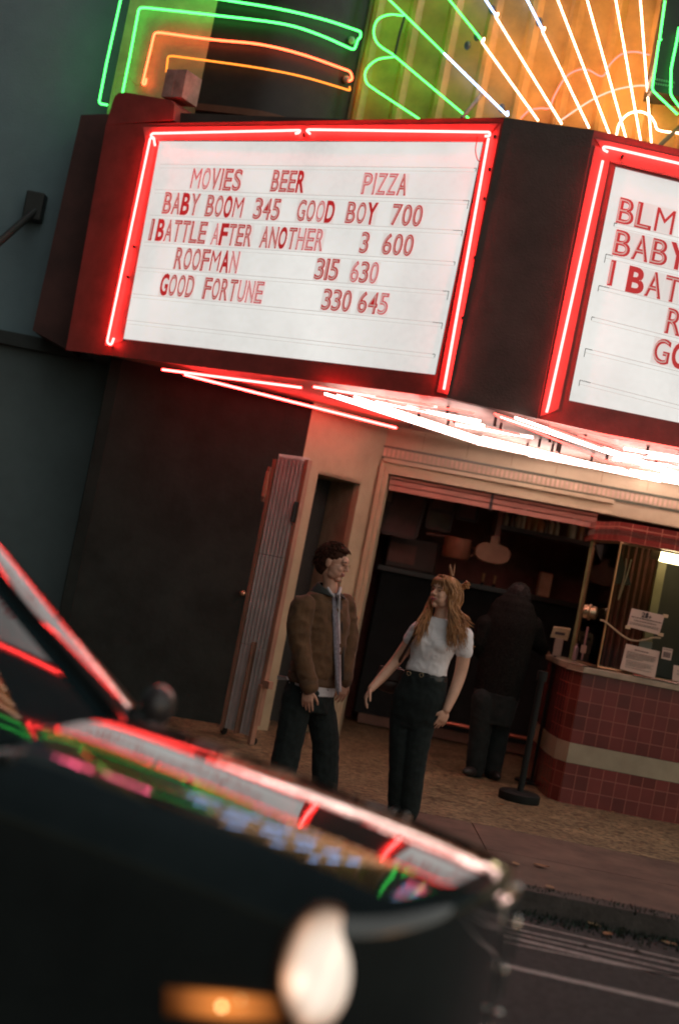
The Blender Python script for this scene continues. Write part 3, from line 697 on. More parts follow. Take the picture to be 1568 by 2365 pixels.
# ================================================================== upright blade sign
bs = thing('blade_sign', (2.1, 11.6, 5.0), 'dark upright blade sign outlined in green neon to the right of the ray fan', 'blade sign')
def bp(x, y, o=0.0): return ow(x, y, (1.7, 11.45), (2.7, 11.45), o)
q = [bp(*z2(*p)) for p in ((1447, 360), (1535, 420), (1700, 420), (1760, 0), (1478, 0), )]
zt = 11.5
bx0, bx1 = q[0].x, q[2].x
MB().box(bx0, bx1 + .5, 11.45, 12.0, q[1].z, zt).build('sign_box', mat('blade_green_black', (.022, .035, .026), .4), bs)
for L in ([(1505, 0), (1482, 170), (1490, 176)], [(1479, 178), (1447, 398), (1562, 508)], [(1568, 120), (1558, 180), (1533, 300), (1530, 420), (1570, 475)]):
    neon(bp, [z2(*p) for p in L], NEON_GREEN, bs, .08)
for dx in (.05, .5, .95):
    tube('neon_tube', [(bx0 + dx, 11.37, q[4].z + .1), (bx0 + dx, 11.37, zt - .2)], NEON_GREEN, bs)
rnd = random.Random(5)
for k in range(4):
    zc = q[4].z + .75 + k * 1.05; x = bx0 + .3
    for pts in ([(0, .3), (.45, .3), (.45, 0), (0, 0), (0, -.25), (.45, -.25)], [(.2, .42), (.25, -.4)]):
        tube('neon_tube', [(x + a, 11.36, zc + b) for a, b in pts], NEON_PINK if k % 2 == 0 else NEON_BLUE, bs, .016)
yb = bp(*z2(1500, 375))
for k in range(2):
    mb = MB()
    for i in range(9): mb.box(yb.x - .09 + i * .02, yb.x - .078 + i * .02, 11.440, 11.449, yb.z + .02 - k * .035, yb.z + .038 - k * .035)
    mb.build('data_plate', emat('plate_glow', (.10, .30, .12), .35), bs)
# ================================================================== ticket booth
tb = thing('ticket_booth', (2.9, 12.2, 0), 'curved ticket booth of dark red tiles with glass windows and a pale stripe', 'ticket booth')
BP = [oz(1243, 1826, 0).xy, oz(1262, 1842, 0).xy, oz(1290, 1853, 0).xy, oz(1400, 1874, 0).xy, oz(1500, 1893, 0).xy, oz(1568, 1905, 0).xy]
BP = [Vector((BP[0].x + .02, 13.2))] + [Vector((p.x, p.y)) for p in BP] + [Vector((4.1, 11.95)), Vector((4.9, 12.3)), Vector((5.3, 13.2))]
def inset(path, o):
    out = []
    for i, p in enumerate(path):
        d = (path[min(i + 1, len(path) - 1)] - path[max(i - 1, 0)]).normalized(); out.append((p.x + d.y * o, p.y - d.x * o))
    return out
rt = tiles('red_tile', (0.150, 0.029, 0.025), (0.22, 0.066, 0.050), .113, .123, .005, .25)
zc = oz(1295, 1530, 0)  # counter height from the place above the base
CZ = 1.15
SZ0, SZ1 = .335, .505
MB().path_wall(inset(BP, 0), 0, SZ0, .12).build('tile_base', rt, tb)
MB().path_wall(inset(BP, .002), SZ0 + .002, SZ1 - .002, .12).build('pale_stripe', mat('pale_stripe', (.34, .30, .21), .45, var=.1, scale=4), tb)
MB().path_wall(inset(BP, 0), SZ1, CZ - .055, .12).build('tile_front', rt, tb)
stone = mat('counter_stone', (.40, .33, .24), .25, var=.12, scale=6)
cpth = inset(BP, .035)
ctr = MB(); ctr.path_wall(cpth, CZ - .053, CZ, .75); ctr.build('counter', stone, tb, bevel=.006)
steel = mat('chrome_edge', (.55, .48, .43), .25, metal=1.0, var=.05)
MB().tube([(p[0], p[1], CZ + .006) for p in inset(BP[4:], .030)], .011, 6).build('counter_edge', steel, tb, True)
# upper tiled fascia
FP0 = inset(BP, -.10)
tt0, tt1 = oy(1430, 1250, 11.95).z, oy(1420, 1200, 11.95).z
tf = oy(1386, 1190, 12.9); te = oy(1386, 1240, 12.9)
fpath = [(oy(1372, 1215, 12.9).x, 13.28), (oy(1372, 1215, 12.7).x, 12.62), (oy(1428, 1226, 12.05).x, 12.02), (oy(1568, 1250, 11.90).x, 11.88), (4.4, 12.0), (5.2, 13.2)]
fz0, fz1 = oy(1500, 1262, 11.92).z, oy(1500, 1216, 11.92).z
rt2 = tiles('red_tile_upper', (0.23, 0.040, 0.034), (0.36, 0.13, 0.09), .125, .123, .006, .25)
fm = MB().path_wall(fpath, fz0, fz1, .1); fm.uv = {k: (u, v - fz0) for k, (u, v) in fm.uv.items()}; fm.build('tile_fascia', rt2, tb)
ceil_ = MB(); ceil_.prism([Vector((x, y, fz0 + .05)) for x, y in fpath], (0, 0, .05)); ceil_.build('booth_ceiling', mat('booth_ceiling', (.25, .2, .16), .6), tb)
# metal frame and panes
bm_ = mat('brass_frame', (.42, .30, .17), .3, metal=.8, var=.1)
gl = glass('booth_glass')
g0, g1, g2, g3 = oy(1322, 1528, 12.62), oy(1381, 1534, 12.02), oy(1640, 1590, 11.86), Vector((4.6, 12.2, 0))
GP = [(g0.x, 12.62), (g1.x, 12.02), (g2.x, 11.88), (4.5, 12.15)]
for i in range(3):
    a, b = GP[i], GP[i + 1]
    A, B = Vector((*a, CZ + .004)), Vector((*b, CZ + .004)); H = Vector((0, 0, fz0 - CZ - .01))
    MB().slab([A, B, B + H, A + H], (0, .006, 0)).build('glass_pane', gl, tb)
for i, p in enumerate(GP):
    MB().tube([(p[0], p[1], CZ), (p[0], p[1], fz0)], .016 if i == 0 else .009, 8).build('frame_post', bm_, tb, True)
for z in (CZ + .01, fz0 - .012):
    MB().tube([(p[0], p[1], z) for p in GP], .011, 6).build('frame_rail', bm_, tb, True)
# back of the booth: red curtain, post, dark opening
cur = MB(); pts = []
x0, x1 = oy(1418, 1400, 12.75).x, oy(1500, 1400, 12.75).x
for i in range(33):
    t = i / 32; pts.append((x0 + (x1 - x0) * t, 12.80 + .022 * math.sin(t * 34) + .01 * math.sin(t * 11)))
cur.path_wall(pts, CZ, fz0 + .04, .01); cur.build('curtain', mat('red_curtain', (.13, .032, .028), .85, var=.3, scale=3), tb, True)
MB().box(x1, x1 + .075, 12.72, 12.82, CZ, fz0 + .04).build('back_post', mat('olive_post', (.20, .17, .09), .5), tb)
MB().box(x1 + .076, 5.0, 12.95, 13.0, CZ, fz0 + .04).build('back_panel', mat('back_dark', (.020, .019, .014), .6), tb)
MB().box(g0.x + .02, x0, 12.92, 12.95, CZ, fz0 + .04).build('side_panel', mat('olive_side', (.26, .27, .13), .6, var=.2), tb)
# lit lamp tube inside the booth: its own light
lt = thing('booth_lamp', oy(1530, 1285, 12.45), 'glowing lamp tube under the tiled fascia inside the ticket booth', 'lamp')
a, b = oy(1524, 1281, 12.45), oy(1640, 1305, 12.4)
MB().tube([a, a.lerp(b, .05), b], [.052, .058, .058], 14).build('lamp_tube', emat('booth_lamp', (1.0, .74, .40), 11), lt, True)
MB().tube([a - (b - a).normalized() * .075, a], [.048, .052], 14).build('lamp_cap', mat('lamp_cap', (.6, .5, .36), .3), lt, True)
for x in (1490, 1478):
    pass
bb = thing('ceiling_bulb', oy(1497, 1258, 12.5), 'small round unlit bulb beside the lamp tube in the booth', 'bulb')
c = oy(1497, 1257, 12.5); MB().ellip(c, (.03, .03, .03)).build('bulb', mat('bulb_glass', (.7, .6, .4), .2), bb, True)
MB().tube([c + Vector((0, 0, .02)), c + Vector((0, 0, .09))], .016, 8).build('bulb_socket', mat('socket_brass', (.4, .3, .15), .4, metal=.6), bb)
# dark lamp shade hanging in the booth corner, with its pull chain
sh = thing('lamp_shade', oy(1420, 1290, 12.45), 'dark cone shaped lamp shade hanging in the booth corner', 'lamp shade')
c = oy(1400, 1262, 12.45); d_ = oy(1452, 1352, 12.45)
a_, b_ = oy(1372, 1262, 12.5), oy(1405, 1350, 12.5)
mb = MB(); mb.prism([oy(1376, 1258, 12.4), oy(1428, 1258, 12.4), oy(1458, 1352, 12.4), oy(1404, 1346, 12.4)], (.02, .22, 0)); mb.build('shade', mat('dark_shade', (.018, .024, .020), .55), sh)
MB().tube([oy(1402, 1262, 12.5), oy(1406, 1225, 12.5)], .012, 6).build('shade_stem', MATS['dark_shade'], sh)
ch = tag(MB().tube(smoothline([oy(1446, 1290, 12.35), oy(1442, 1330, 12.35), oy(1431, 1370, 12.35), oy(1428, 1385, 12.35), oy(1434, 1370, 12.35), oy(1450, 1322, 12.35), oy(1458, 1292, 12.35)], 5), .006, 6).build('pull_cord', mat('cord_cream', (.5, .40, .26), .5)), 'looped cream pull cord hanging below the dark lamp shade', 'cord')
# speaking hole
ic = thing('speaking_vent', oy(1365, 1413, 12.25), 'round brass speaking vent set in the booth side glass', 'speaking vent')
c = oy(1362, 1414, 12.22); ax = Vector((.95, -.3, .02)).normalized()
MB().lathe([(.03, -.055), (.062, -.05), (.066, 0), (.058, .012), (.060, .05), (.052, .062), (.0, .065)], c, 20, ax).build('vent_drum', mat('vent_brass', (.62, .45, .28), .25, metal=.85), ic, True)
MB().lathe([(.07, -.008), (.07, .008)], c, 20, ax).build('vent_ring', bm_, ic)
# cable on the glass
tag(MB().tube(smoothline([oy(1386, 1432, 12.0), oy(1400, 1438, 12.0), oy(1440, 1470, 11.97), oy(1465, 1480, 11.96), oy(1490, 1478, 11.95), oy(1508, 1473, 11.94), oy(1526, 1474, 11.94)], 5), .0075, 6).build('cable', MATS['cord_cream']), 'cream cable sagging across the booth window glass', 'cable')
# paper notices taped inside the glass
pap = mat('paper', (.62, .50, .42), .8, var=.04, scale=3); ink = mat('ink', (.045, .04, .045), .7)
def paper(name, lab, cat, q, dep, lines, title=None):
    P = [oy(x, y, dep) for x, y in q]   # tl, tr, br, bl
    t = thing(name, (P[3] + P[2]) / 2, lab, cat)
    MB().slab([P[3], P[2], P[1], P[0]], (0, .003, 0)).build('sheet', pap, t)
    U, V = P[1] - P[0], P[3] - P[0]; O = P[0] + Vector((0, -.0035, 0))
    mb = MB(); rn = random.Random(len(lab))
    for (v, h, u0, u1) in lines:
        u = u0
        while u < u1:
            l = min(rn.uniform(.03, .09), u1 - u); 
            if l > .012:
                a = O + U * u + V * v; b = O + U * (u + l) + V * v; dn = V * h
                mb.slab([a + dn, b + dn, b, a], (0, .0015, 0))
            u += l + .016
    if lines: mb.build('print_lines', mat('ink_grey', (.20, .16, .15), .8), t)
    return t, O, U, V
t, O, U, V = paper('paper_notice', 'small white notice headed 21+ taped to the booth glass', 'notice', [(1459, 1405), (1535, 1422), (1522, 1467), (1448, 1447)], 11.925, [(.40, .06, .05, .97), (.56, .06, .15, .85), (.72, .035, .04, .95), (.80, .03, .04, .95)])
x = .34
for ch_, wd in (('2', .085), ('1', .06), ('+', .085)):
    p, q = O + U * x + V * .34, O + U * (x + wd) + V * .34
    place_glyph('print', ch_, .02, p, q, -V * (.27 if ch_ != '+' else .17) if True else 0, Vector((0, -1, 0)), ink, .001, t, .001); x += wd + .03
tape = mat('tape', (.62, .48, .30), .5)
for X, Y in ((1537, 1423), (1526, 1466), (1450, 1449)):
    c = oy(X, Y, 11.92); MB().box(c.x - .022, c.x + .022, c.y - .002, c.y, c.z - .014, c.z + .014).build('tape', tape, t)
paper('paper_notice', 'larger white notice with two paragraphs standing on the booth counter', 'notice', [(1446, 1487), (1524, 1505), (1512, 1567), (1432, 1545)], 11.93,
      [(.13, .05, .28, .68), (.26, .028, .08, .92), (.32, .028, .08, .92), (.38, .028, .08, .92), (.44, .028, .08, .90), (.50, .028, .08, .60), (.60, .02, .12, .9), (.66, .02, .12, .85), (.72, .02, .12, .9), (.78, .02, .12, .7), (.86, .02, .12, .88)])
paper('paper_notice', 'blank white slip tucked behind the larger notice', 'notice', [(1478, 1478), (1507, 1484), (1504, 1500), (1474, 1496)], 11.99, [])
paper('sticker', 'small square white sticker with a grey picture to the right of the notices', 'sticker', [(1531, 1495), (1554, 1500), (1549, 1526), (1527, 1521)], 11.90, [(.10, .06, .1, .9), (.34, .5, .15, .85)])
paper('paper_card', 'plain card at the right picture edge on the booth counter', 'card', [(1556, 1536), (1600, 1545), (1594, 1580), (1552, 1572)], 11.88, [(.3, .05, .2, .8), (.5, .05, .2, .8)])
# bottle, yellow sponge, scissors-like clip on the counter
def bottle(px, py, dep, h, r, m, lab, cap=None, name='bottle', grp=None, cat='bottle', neck=.35):
    c = oy(px, py, dep); t = thing(name, c, lab, cat, grp)
    MB().lathe([(r * .9, 0), (r, .01), (r, h * (1 - neck)), (r * .85, h * (1 - neck * .75)), (r * .36, h * (1 - neck * .45)), (r * .34, h * .93)], c, 14).build('glass_body' if 'glass' in lab else 'bottle_body', m, t, True)
    MB().lathe([(r * .40, h * .93), (r * .40, h)], c, 12).build('cap', cap or mat('cap_dark', (.08, .05, .04), .5), t, True)
    return t
lil = mat('lilac_plastic', (.34, .24, .25), .4)
t = bottle(1357, 1529, 12.42, .36, .062, lil, 'pale lilac pump bottle behind the booth side glass', lil, neck=.18)
a = oy(1349, 1500, 12.355); MB().box(a.x - .03, a.x + .03, a.y - .003, a.y, a.z - .035, a.z + .035).build('bottle_label', mat('label_tan', (.5, .38, .3), .7), t)
bottle(1326, 1525, 12.52, .15, .022, lil, 'little pale bottle in the booth corner', lil, neck=.3)
c = oy(1458, 1538, 12.1); tag(MB().box(c.x - .045, c.x + .045, 12.05, 12.15, CZ + .002, CZ + .10).build('sponge', mat('yellow_sponge', (.55, .42, .12), .8), bevel=.012), 'small yellow sponge block on the booth counter beside the notice', 'sponge')
hd = MB(); a = oy(1440, 1545, 12.02); hd.ellip((a.x + .16, 12.03, CZ + .045), (.11, .06, .044)); tag(hd.build('card_reader', mat('reader_black', (.02, .02, .02), .35), smooth=True), 'rounded black card reader on the booth counter left of the larger notice', 'card reader')

# ================================================================== stanchion
stc = thing('stanchion', oz(1197, 1850, 0), 'black flat-based stanchion post standing before the booth', 'stanchion')
c = oz(1197, 1850, 0); blk = mat('stanchion_black', (.012, .015, .015), .6, spec=.2)
MB().lathe([(.165, 0), (.168, .005), (.168, .062), (.15, .075), (.05, .078)], c, 28).build('base', blk, stc, True)
MB().tube([c + Vector((0, 0, .07)), c + Vector((0, 0, .98))], .027, 14).build('pole', blk, stc, True)
MB().tube([c + Vector((0, 0, .98)), c + Vector((0, 0, 1.06))], .042, 14).build('belt_head', blk, stc, True)
# menu holder beside the booth
mh = thing('menu_stand', (2.02, 12.7, 0), 'slim stand holding a pale handwritten card beside the booth', 'menu stand')
P = [oy(1279, 1449, 12.7), oy(1318, 1454, 12.7), oy(1310, 1480, 12.7), oy(1271, 1472, 12.7)]
MB().slab([P[3], P[2], P[1], P[0]], (0, .02, .01)).build('card', mat('card_olive', (.34, .29, .17), .7), mh)
mb = MB()
for i in range(4): a = P[0].lerp(P[1], .25 + .14 * i).lerp(P[3].lerp(P[2], .25 + .14 * i), .5); mb.box(a.x - .012, a.x + .012, a.y - .006, a.y - .002, a.z - .012, a.z + .012)
mb.build('handwriting', ink, mh)
x = (P[3].x + P[2].x) / 2
MB().tube([(x, 12.72, 0), (x, 12.72, P[3].z)], .014, 8).build('stem', blk, mh)
MB().lathe([(.15, 0), (.15, .02), (.02, .03)], (x, 12.72, 0), 18).build('foot', blk, mh)
a = oy(1288, 1495, 12.68); MB().box(a.x - .035, a.x + .035, 12.66, 12.7, a.z - .08, a.z + .08).build('pocket', mat('pocket_grey', (.30, .24, .19), .6), mh)

# ================================================================== folding gate
gt = thing('folding_gate', oz(550, 1712, 0), 'tall folded accordion metal gate standing open against the dark wall', 'gate')
gm = mat('gate_mauve', (.56, .50, .48), .45, metal=.2, var=.12, scale=4); gf = mat('gate_frame_tan', (.34, .19, .13), .5, var=.12, scale=4)
ga, gb = oz(512, 1695, 0), oz(588, 1722, 0); zt = oy(690, 1055, (ga.y + gb.y) / 2).z
GA, GB = Vector((ga.x, ga.y)), Vector((gb.x, gb.y)); dv = (GB - GA); gl_ = dv.length; dv.normalize(); gn = Vector((dv.y, -dv.x))
NP = 7
for k, (z0, z1) in enumerate(((.06, .78), (.785, 1.55), (1.555, zt))):
    path = []
    for i in range(NP * 2 + 1):
        p = GA + dv * (gl_ * (.08 + .80 * i / (NP * 2))) + gn * (.032 if i % 2 else -.032); path.append((p.x, p.y))
    MB().path_wall(path, z0, z1, .004).build('pleated_panel', gm, gt)
def post(u0, u1, o, z0, z1, name, m=gf):
    p, q = GA + dv * gl_ * u0 + gn * o, GA + dv * gl_ * u1 + gn * o
    return MB().slab([(p.x, p.y, z0), (q.x, q.y, z0), (q.x, q.y, z1), (p.x, p.y, z1)], (-gn.x * .05, -gn.y * .05, 0)).build(name, m, gt, bevel=.004)
post(-.02, .07, .03, .03, zt - .05, 'gate_post'); post(.89, 1.0, .03, .16, zt - .02, 'gate_post'); post(.46, .52, .05, .05, .82, 'drop_rod'); post(.97, 1.17, .04, .48, .54, 'bracket')
post(.90, .99, .05, .0, .5, 'post_foot')
post(-.16, -.10, .02, zt - .42, zt - .12, 'hinge_bar'); post(-.10, -.02, .05, zt - .38, zt - .16, 'handle', mat('gate_handle', (.55, .30, .20), .4))
post(.94, .97, .075, zt - .55, zt - .38, 'latch', blk)
for u in (.05, .95):
    p = GA + dv * gl_ * u; MB().lathe([(.03, -.012), (.03, .012)], (p.x, p.y, .03), 12, (dv.x, dv.y, 0)).build('caster', blk, gt)
c = ow(560, 1370, *DW, .05); dk = thing('door_knob', c, 'small brass knob catching light on the dark wall left of the gate', 'knob')
MB().ellip(c, (.028, .035, .026)).build('knob', mat('knob_brass', (.75, .5, .33), .2, metal=.7), dk, True)
MB().tube([c, c + Vector((.02, .05, 0))], .015, 8).build('knob_stem', MATS['knob_brass'], dk)

# ================================================================== things inside the entrance
IY = 14.0
wd_ = mat('dark_wood', (.085, .042, .032), .5, var=.25, scale=5)
sf = thing('bottle_shelf', oy(1260, 1245, IY), 'dark wooden bottle shelf hung high inside the entrance', 'shelf')
a, b = oy(1155, 1212, IY), oy(1385, 1252, IY)
MB().box(a.x, 3.3, IY - .12, IY + .25, a.z - .045, a.z).build('shelf_board', wd_, sf)
MB().box(a.x, 3.3, IY - .12, IY + .25, a.z + .36, a.z + .40).build('shelf_board', wd_, sf)
MB().box(a.x - .05, a.x, IY - .13, IY + .25, a.z - .22, a.z + .42).build('shelf_post', mat('post_red_wood', (.22, .10, .07), .5), sf)
MB().box(a.x, 3.3, IY + .25, IY + .28, a.z - .05, a.z + .5).build('shelf_back', inn, sf)
bcol = [('brown glass', (.16, .07, .035)), ('amber glass', (.40, .20, .07)), ('pale', (.50, .38, .26)), ('orange', (.55, .20, .08)), ('olive green glass', (.15, .16, .06)), ('cream', (.52, .42, .3))]
for k, (px, h, ci, siz) in enumerate([(1168, .13, 2, 'short'), (1183, .17, 0, 'slim'), (1197, .15, 2, 'narrow'), (1208, .27, 5, 'tallest'), (1222, .19, 3, 'round'), (1236, .20, 1, 'wide'), (1250, .16, 3, 'squat'), (1263, .20, 0, 'dark slim'), (1276, .16, 2, 'small'), (1290, .15, 5, 'low'), (1326, .24, 5, 'broad'), (1347, .22, 3, 'end')]):
    p = oy(px, 1200, IY - .02); q = CAMP + (p - CAMP); r = .030 if siz not in ('wide', 'broad', 'squat') else .045
    base = Vector((p.x + (a.z - p.z) * 0.0 + (p.z - a.z) * -.0, IY - .02, a.z + .002))
    t = thing('bottle', base, f'{siz} {bcol[ci][0]} bottle on the shelf inside, {["first", "second", "third", "fourth", "fifth", "sixth", "seventh", "eighth", "ninth", "tenth", "eleventh", "twelfth"][k]} from the shelf post', 'bottle', 'bottles on the shelf')
    m = mat('bottle_' + bcol[ci][0].replace(' ', '_'), bcol[ci][1], .25)
    MB().lathe([(r, 0), (r, h * .6), (r * .8, h * .7), (r * .35, h * .8), (r * .35, h)], base, 12).build('bottle_body', m, t, True)
    MB().lathe([(r * .42, h), (r * .42, h + .025)], base, 10).build('cap', wd_, t)
# framed panels on the left of the interior
for k, (q, col, lab) in enumerate([([(912, 1118), (990, 1134), (958, 1245), (880, 1228)], (.15, .065, .055), 'large plain reddish panel on the left inside the entrance'), ([(1003, 1140), (1058, 1150), (1046, 1185), (992, 1174)], (.24, .10, .08), 'upper reddish picture hung inside beside the shelf post'), ([(992, 1176), (1046, 1187), (1036, 1228), (984, 1216)], (.15, .11, .075), 'lower olive picture hung inside beside the shelf post'), ([(1062, 1150), (1105, 1160), (1100, 1205), (1056, 1196)], (.22, .085, .075), 'narrow reddish picture next to the shelf post inside'), ([(895, 1108), (915, 1112), (905, 1164), (888, 1160)], (.26, .15, .10), 'small pale speaker panel at the top left corner of the entrance')]):
    P = [oy(x, y, IY + .3 - .3 * (k == 4)) for x, y in q]; t = thing('framed_panel', (P[3] + P[2]) / 2, lab, 'picture')
    MB().slab([P[3], P[2], P[1], P[0]], (0, .03, 0)).build('panel', mat(f'panel_paint_{k}', col, .6, var=.2, scale=4), t)
    fb = MB()
    for i in range(4): fb.bar(P[i], P[(i + 1) % 4], .03, .035, (0, 1, 0))
    fb.build('frame', wd_, t)
# machine hood, pot, jug plate
cp_ = thing('copper_pot', oy(1050, 1270, IY - .3), 'round dull copper pot hanging under the shelf inside', 'pot')
c = oy(1050, 1290, IY - .3); MB().lathe([(.12, 0), (.135, .02), (.135, .17), (.14, .2)], c, 20).build('pot_body', mat('dull_copper', (.20, .085, .05), .4, metal=.5), cp_, True)
MB().tube([c + Vector((.13, 0, .15)), c + Vector((.18, 0, .13)), c + Vector((.18, 0, .07)), c + Vector((.13, 0, .05))], .012, 6).build('pot_handle', MATS['dull_copper'], cp_, True)
jg = thing('serving_board', oy(1138, 1278, IY - .35), 'pale rounded serving board with a short neck hanging inside', 'board')
c = oy(1138, 1278, IY - .35); pl = []
for i in range(26):
    t_ = 2 * math.pi * i / 26; pl.append(c + Vector((.17 * math.copysign(abs(math.cos(t_)) ** .8, math.cos(t_)), 0, .098 * math.copysign(abs(math.sin(t_)) ** .8, math.sin(t_)))))
MB().prism(pl, (0, .025, 0)).build('board_body', mat('pale_board', (.20, .125, .07), .6), jg, bevel=.006)
MB().box(c.x - .045, c.x + .04, c.y, c.y + .02, c.z + .085, c.z + .17).build('board_neck', MATS['pale_board'], jg, bevel=.006)
rl = tag(MB().tube([oy(985, 1232, IY - .3), oy(1090, 1250, IY - .3)], .012, 6).build('hanging_rail', wd_), 'thin hanging rail above the copper pot inside', 'rail')
# bar counter with tap handles
bc = thing('bar_counter', (1.4, 14.6, 0), 'long black bar counter across the dark interior', 'counter')
z = oy(1120, 1352, 14.75).z
MB().box(.55, 4.0, 14.75, 15.2, 0.12, z - .05).build('bar_front', mat('bar_black', (.022, .028, .028), .85, spec=.1), bc)
MB().box(.50, 4.0, 14.67, 15.25, z - .049, z).build('bar_top', mat('bar_top', (.03, .022, .02), .3), bc)
MB().box(.60, 4.0, 14.72, 14.745, 0.02, .12).build('kick_plate', mat('kick_brown', (.16, .10, .07), .6), bc)
MB().tube([(1.5, 14.63, .2), (3.2, 14.63, .2)], .018, 8).build('foot_rail', mat('rail_red_brass', (.5, .16, .10), .3, metal=.6), bc, True)
for k, (px, py, lab) in enumerate(((1113, 1350, 'left brass tap handle standing on the bar counter'), (1139, 1357, 'right brass tap handle standing on the bar counter'))):
    p = oy(px, py, 14.8); t = thing('tap_handle', (p.x, 14.8, z), lab, 'tap handle', 'tap handles on the bar')
    MB().tube([(p.x, 14.8, z), (p.x, 14.8, z + .03)], .016, 8).build('tap_base', blk, t)
    MB().tube([(p.x, 14.8, z + .03), (p.x, 14.8, z + .12)], [.007, .012], 8).build('tap_lever', mat('tap_brass', (.8, .55, .25), .3, metal=.6), t)
mn = thing('coffee_machine', (.95, 14.95, z), 'bulky dark machine with a reddish top on the bar counter', 'machine')
p = oy(940, 1345, 14.95); MB().box(p.x - .28, p.x + .25, 14.75, 15.2, z + .001, z + .34).build('machine_body', mat('machine_brown', (.07, .045, .035), .5), mn, bevel=.02)
MB().box(p.x - .26, p.x + .02, 14.73, 14.749, z + .06, z + .26).build('machine_panel', mat('machine_red', (.20, .075, .05), .5), mn)
bx = tag(MB().box(oy(1244, 1395, 14.8).x - .05, oy(1244, 1395, 14.8).x + .08, 14.72, 14.85, z, z + .25).build('paper_bag', mat('paper_bag', (.55, .36, .24), .7), bevel=.01), 'pale paper bag on the bar counter behind the person in dark clothes', 'bag')
# ================================================================== parked car in the foreground
CAR_TH = R(-19.5)
CA, CPV = Vector((math.cos(CAR_TH), math.sin(CAR_TH), 0)), Vector((-math.sin(CAR_TH), math.cos(CAR_TH), 0))
CO = Vector((-.64 + .62 * .407, 4.24 + .62 * .914, 0)) - Vector((.292, .956, 0)) * .58; HL, HW = 1.25, .58
car = thing('parked_car', CO + Vector((0, 0, -.12)), 'black compact car out of focus in the foreground, neon mirrored on its hood', 'car')
def cw_(a, p, z): q = CO + CA * a + CPV * p; return Vector((q.x, q.y, z))
paintb = mat('car_paint', (.018, .025, .025), .04, var=.2, scale=2, spec=.8, coat=1.0)
cab = mat('car_trim_black', (.014, .018, .018), .35)
chrome = mat('car_chrome', (.75, .75, .74), .06, metal=1.0, var=.02)
BOW, ZH = .34, .872
def outline():
    """plan outline from the near cowl round the nose to the far cowl"""
    o = []
    for i in range(30): o.append((-.02 + (HL - BOW) * .80 * i / 30, -HW - .10 + .03 * (i / 30)))
    n = 60; a0 = (HL - BOW) * .80
    for i in range(n + 1):
        t = math.pi * i / n - math.pi / 2; c, s = math.cos(t), math.sin(t)
        o.append((a0 + (HL - a0) * abs(c) ** .62 , (HW + .07) * math.copysign(abs(s) ** .75, s)))
    for i in range(29, -1, -1): o.append((-.02 + (HL - BOW) * .80 * i / 30, HW + .10 - .03 * (i / 30)))
    return o
OUTL = outline()
def ztop(a, p):
    t = max(0, a) / HL
    return ZH + .135 * (1 - t ** 1.15) - .060 * (p / HW) ** 2 - .045 * (abs(p) / HW) ** 4 - .022 * t ** 6
body = MB(); NO = len(OUTL); ER = .030
rings = []
def ring(ins, zf):
    r = []
    for (a, p) in OUTL:
        sp = min(max(a, .0), HL - .55); v = Vector((sp - a, -p)); L = v.length; q = Vector((a, p)) + v * (ins / L if ins < 1 else 1)
        r.append(cw_(q.x, q.y, zf(q.x, q.y)))
    return r
R_ = []
for z in (.10, .28, .44, .58, .68): R_.append(ring(0.0 if z > .3 else .02, lambda a, p, z=z: z))
for k in range(0, 7):
    t = math.pi / 2 * k / 6; R_.append(ring(ER * (1 - math.cos(t)), lambda a, p, t=t: ztop(a, p) - ER * (1 - math.sin(t))))
k0 = 0
for r in R_: body.v += r
for i in range(len(R_) - 1):
    for j in range(NO - 1): body.f.append((i * NO + j, i * NO + j + 1, (i + 1) * NO + j + 1, (i + 1) * NO + j))
BVH = BVHTree.FromPolygons(body.v, body.f)
def on_body(px, py, lift=0.0):
    q = ray(px, py).normalized(); h = BVH.ray_cast(CAMP, q)
    return (h[0] - q * lift) if h[0] is not None else oy(px, py, 3.6)
body.build('front_body', paintb, car, smooth=True, auto=False)
hood = MB(); H_ = []
for k in range(26):
    t = k / 25; rr = []
    for (a, p) in OUTL:
        sp = min(max(a, .0), HL - .55); v = Vector((sp - a, -p)); L = v.length; st = (ER + .004) / L; q = Vector((a, p)) + v * (st + (1 - st) * t); rr.append(cw_(q.x, q.y, ztop(q.x, q.y) + (.002 if k else -.004)))
    H_.append(rr)
for r in H_: hood.v += r
for i in range(25):
    for j in range(NO - 1): hood.f.append((i * NO + j, i * NO + j + 1, (i + 1) * NO + j + 1, (i + 1) * NO + j))
hood.build('hood', paintb, car, smooth=True, auto=False)
# cabin
def Z(a, p): return ztop(a, p)
A0, A1, ZR = -.18, -.98, 1.51
MB().slab([cw_(A0 - .10, -HW - .08, .12), cw_(A0, -HW - .08, .12), cw_(A0, -HW - .08, .93), cw_(A0 - .10, -HW - .08, .93)], CPV * .02).build('cowl_side', paintb, car)
MB().prism([cw_(-.0, -HW - .10, .10), cw_(-2.9, -HW - .10, .10), cw_(-2.9, -HW - .10, .90), cw_(-.0, -HW - .10, .90)], CPV * (2 * HW + .20)).build('cabin_body', paintb, car, bevel=.05)
wg = mat('car_glass', (.012, .022, .026), .03, var=.1, spec=.28)
ws = MB(); n = 12
for i in range(n + 1):
    s = -1 + 2 * i / n; b = .035 * (1 - s * s)
    ws.v += [cw_(A0 + b - .02, s * (HW - .01), .905), cw_(A1 + b, s * (HW - .10), ZR - .03)]
for i in range(n): ws.f.append((2 * i, 2 * i + 2, 2 * i + 3, 2 * i + 1))
ws.build('windshield', wg, car, smooth=True)
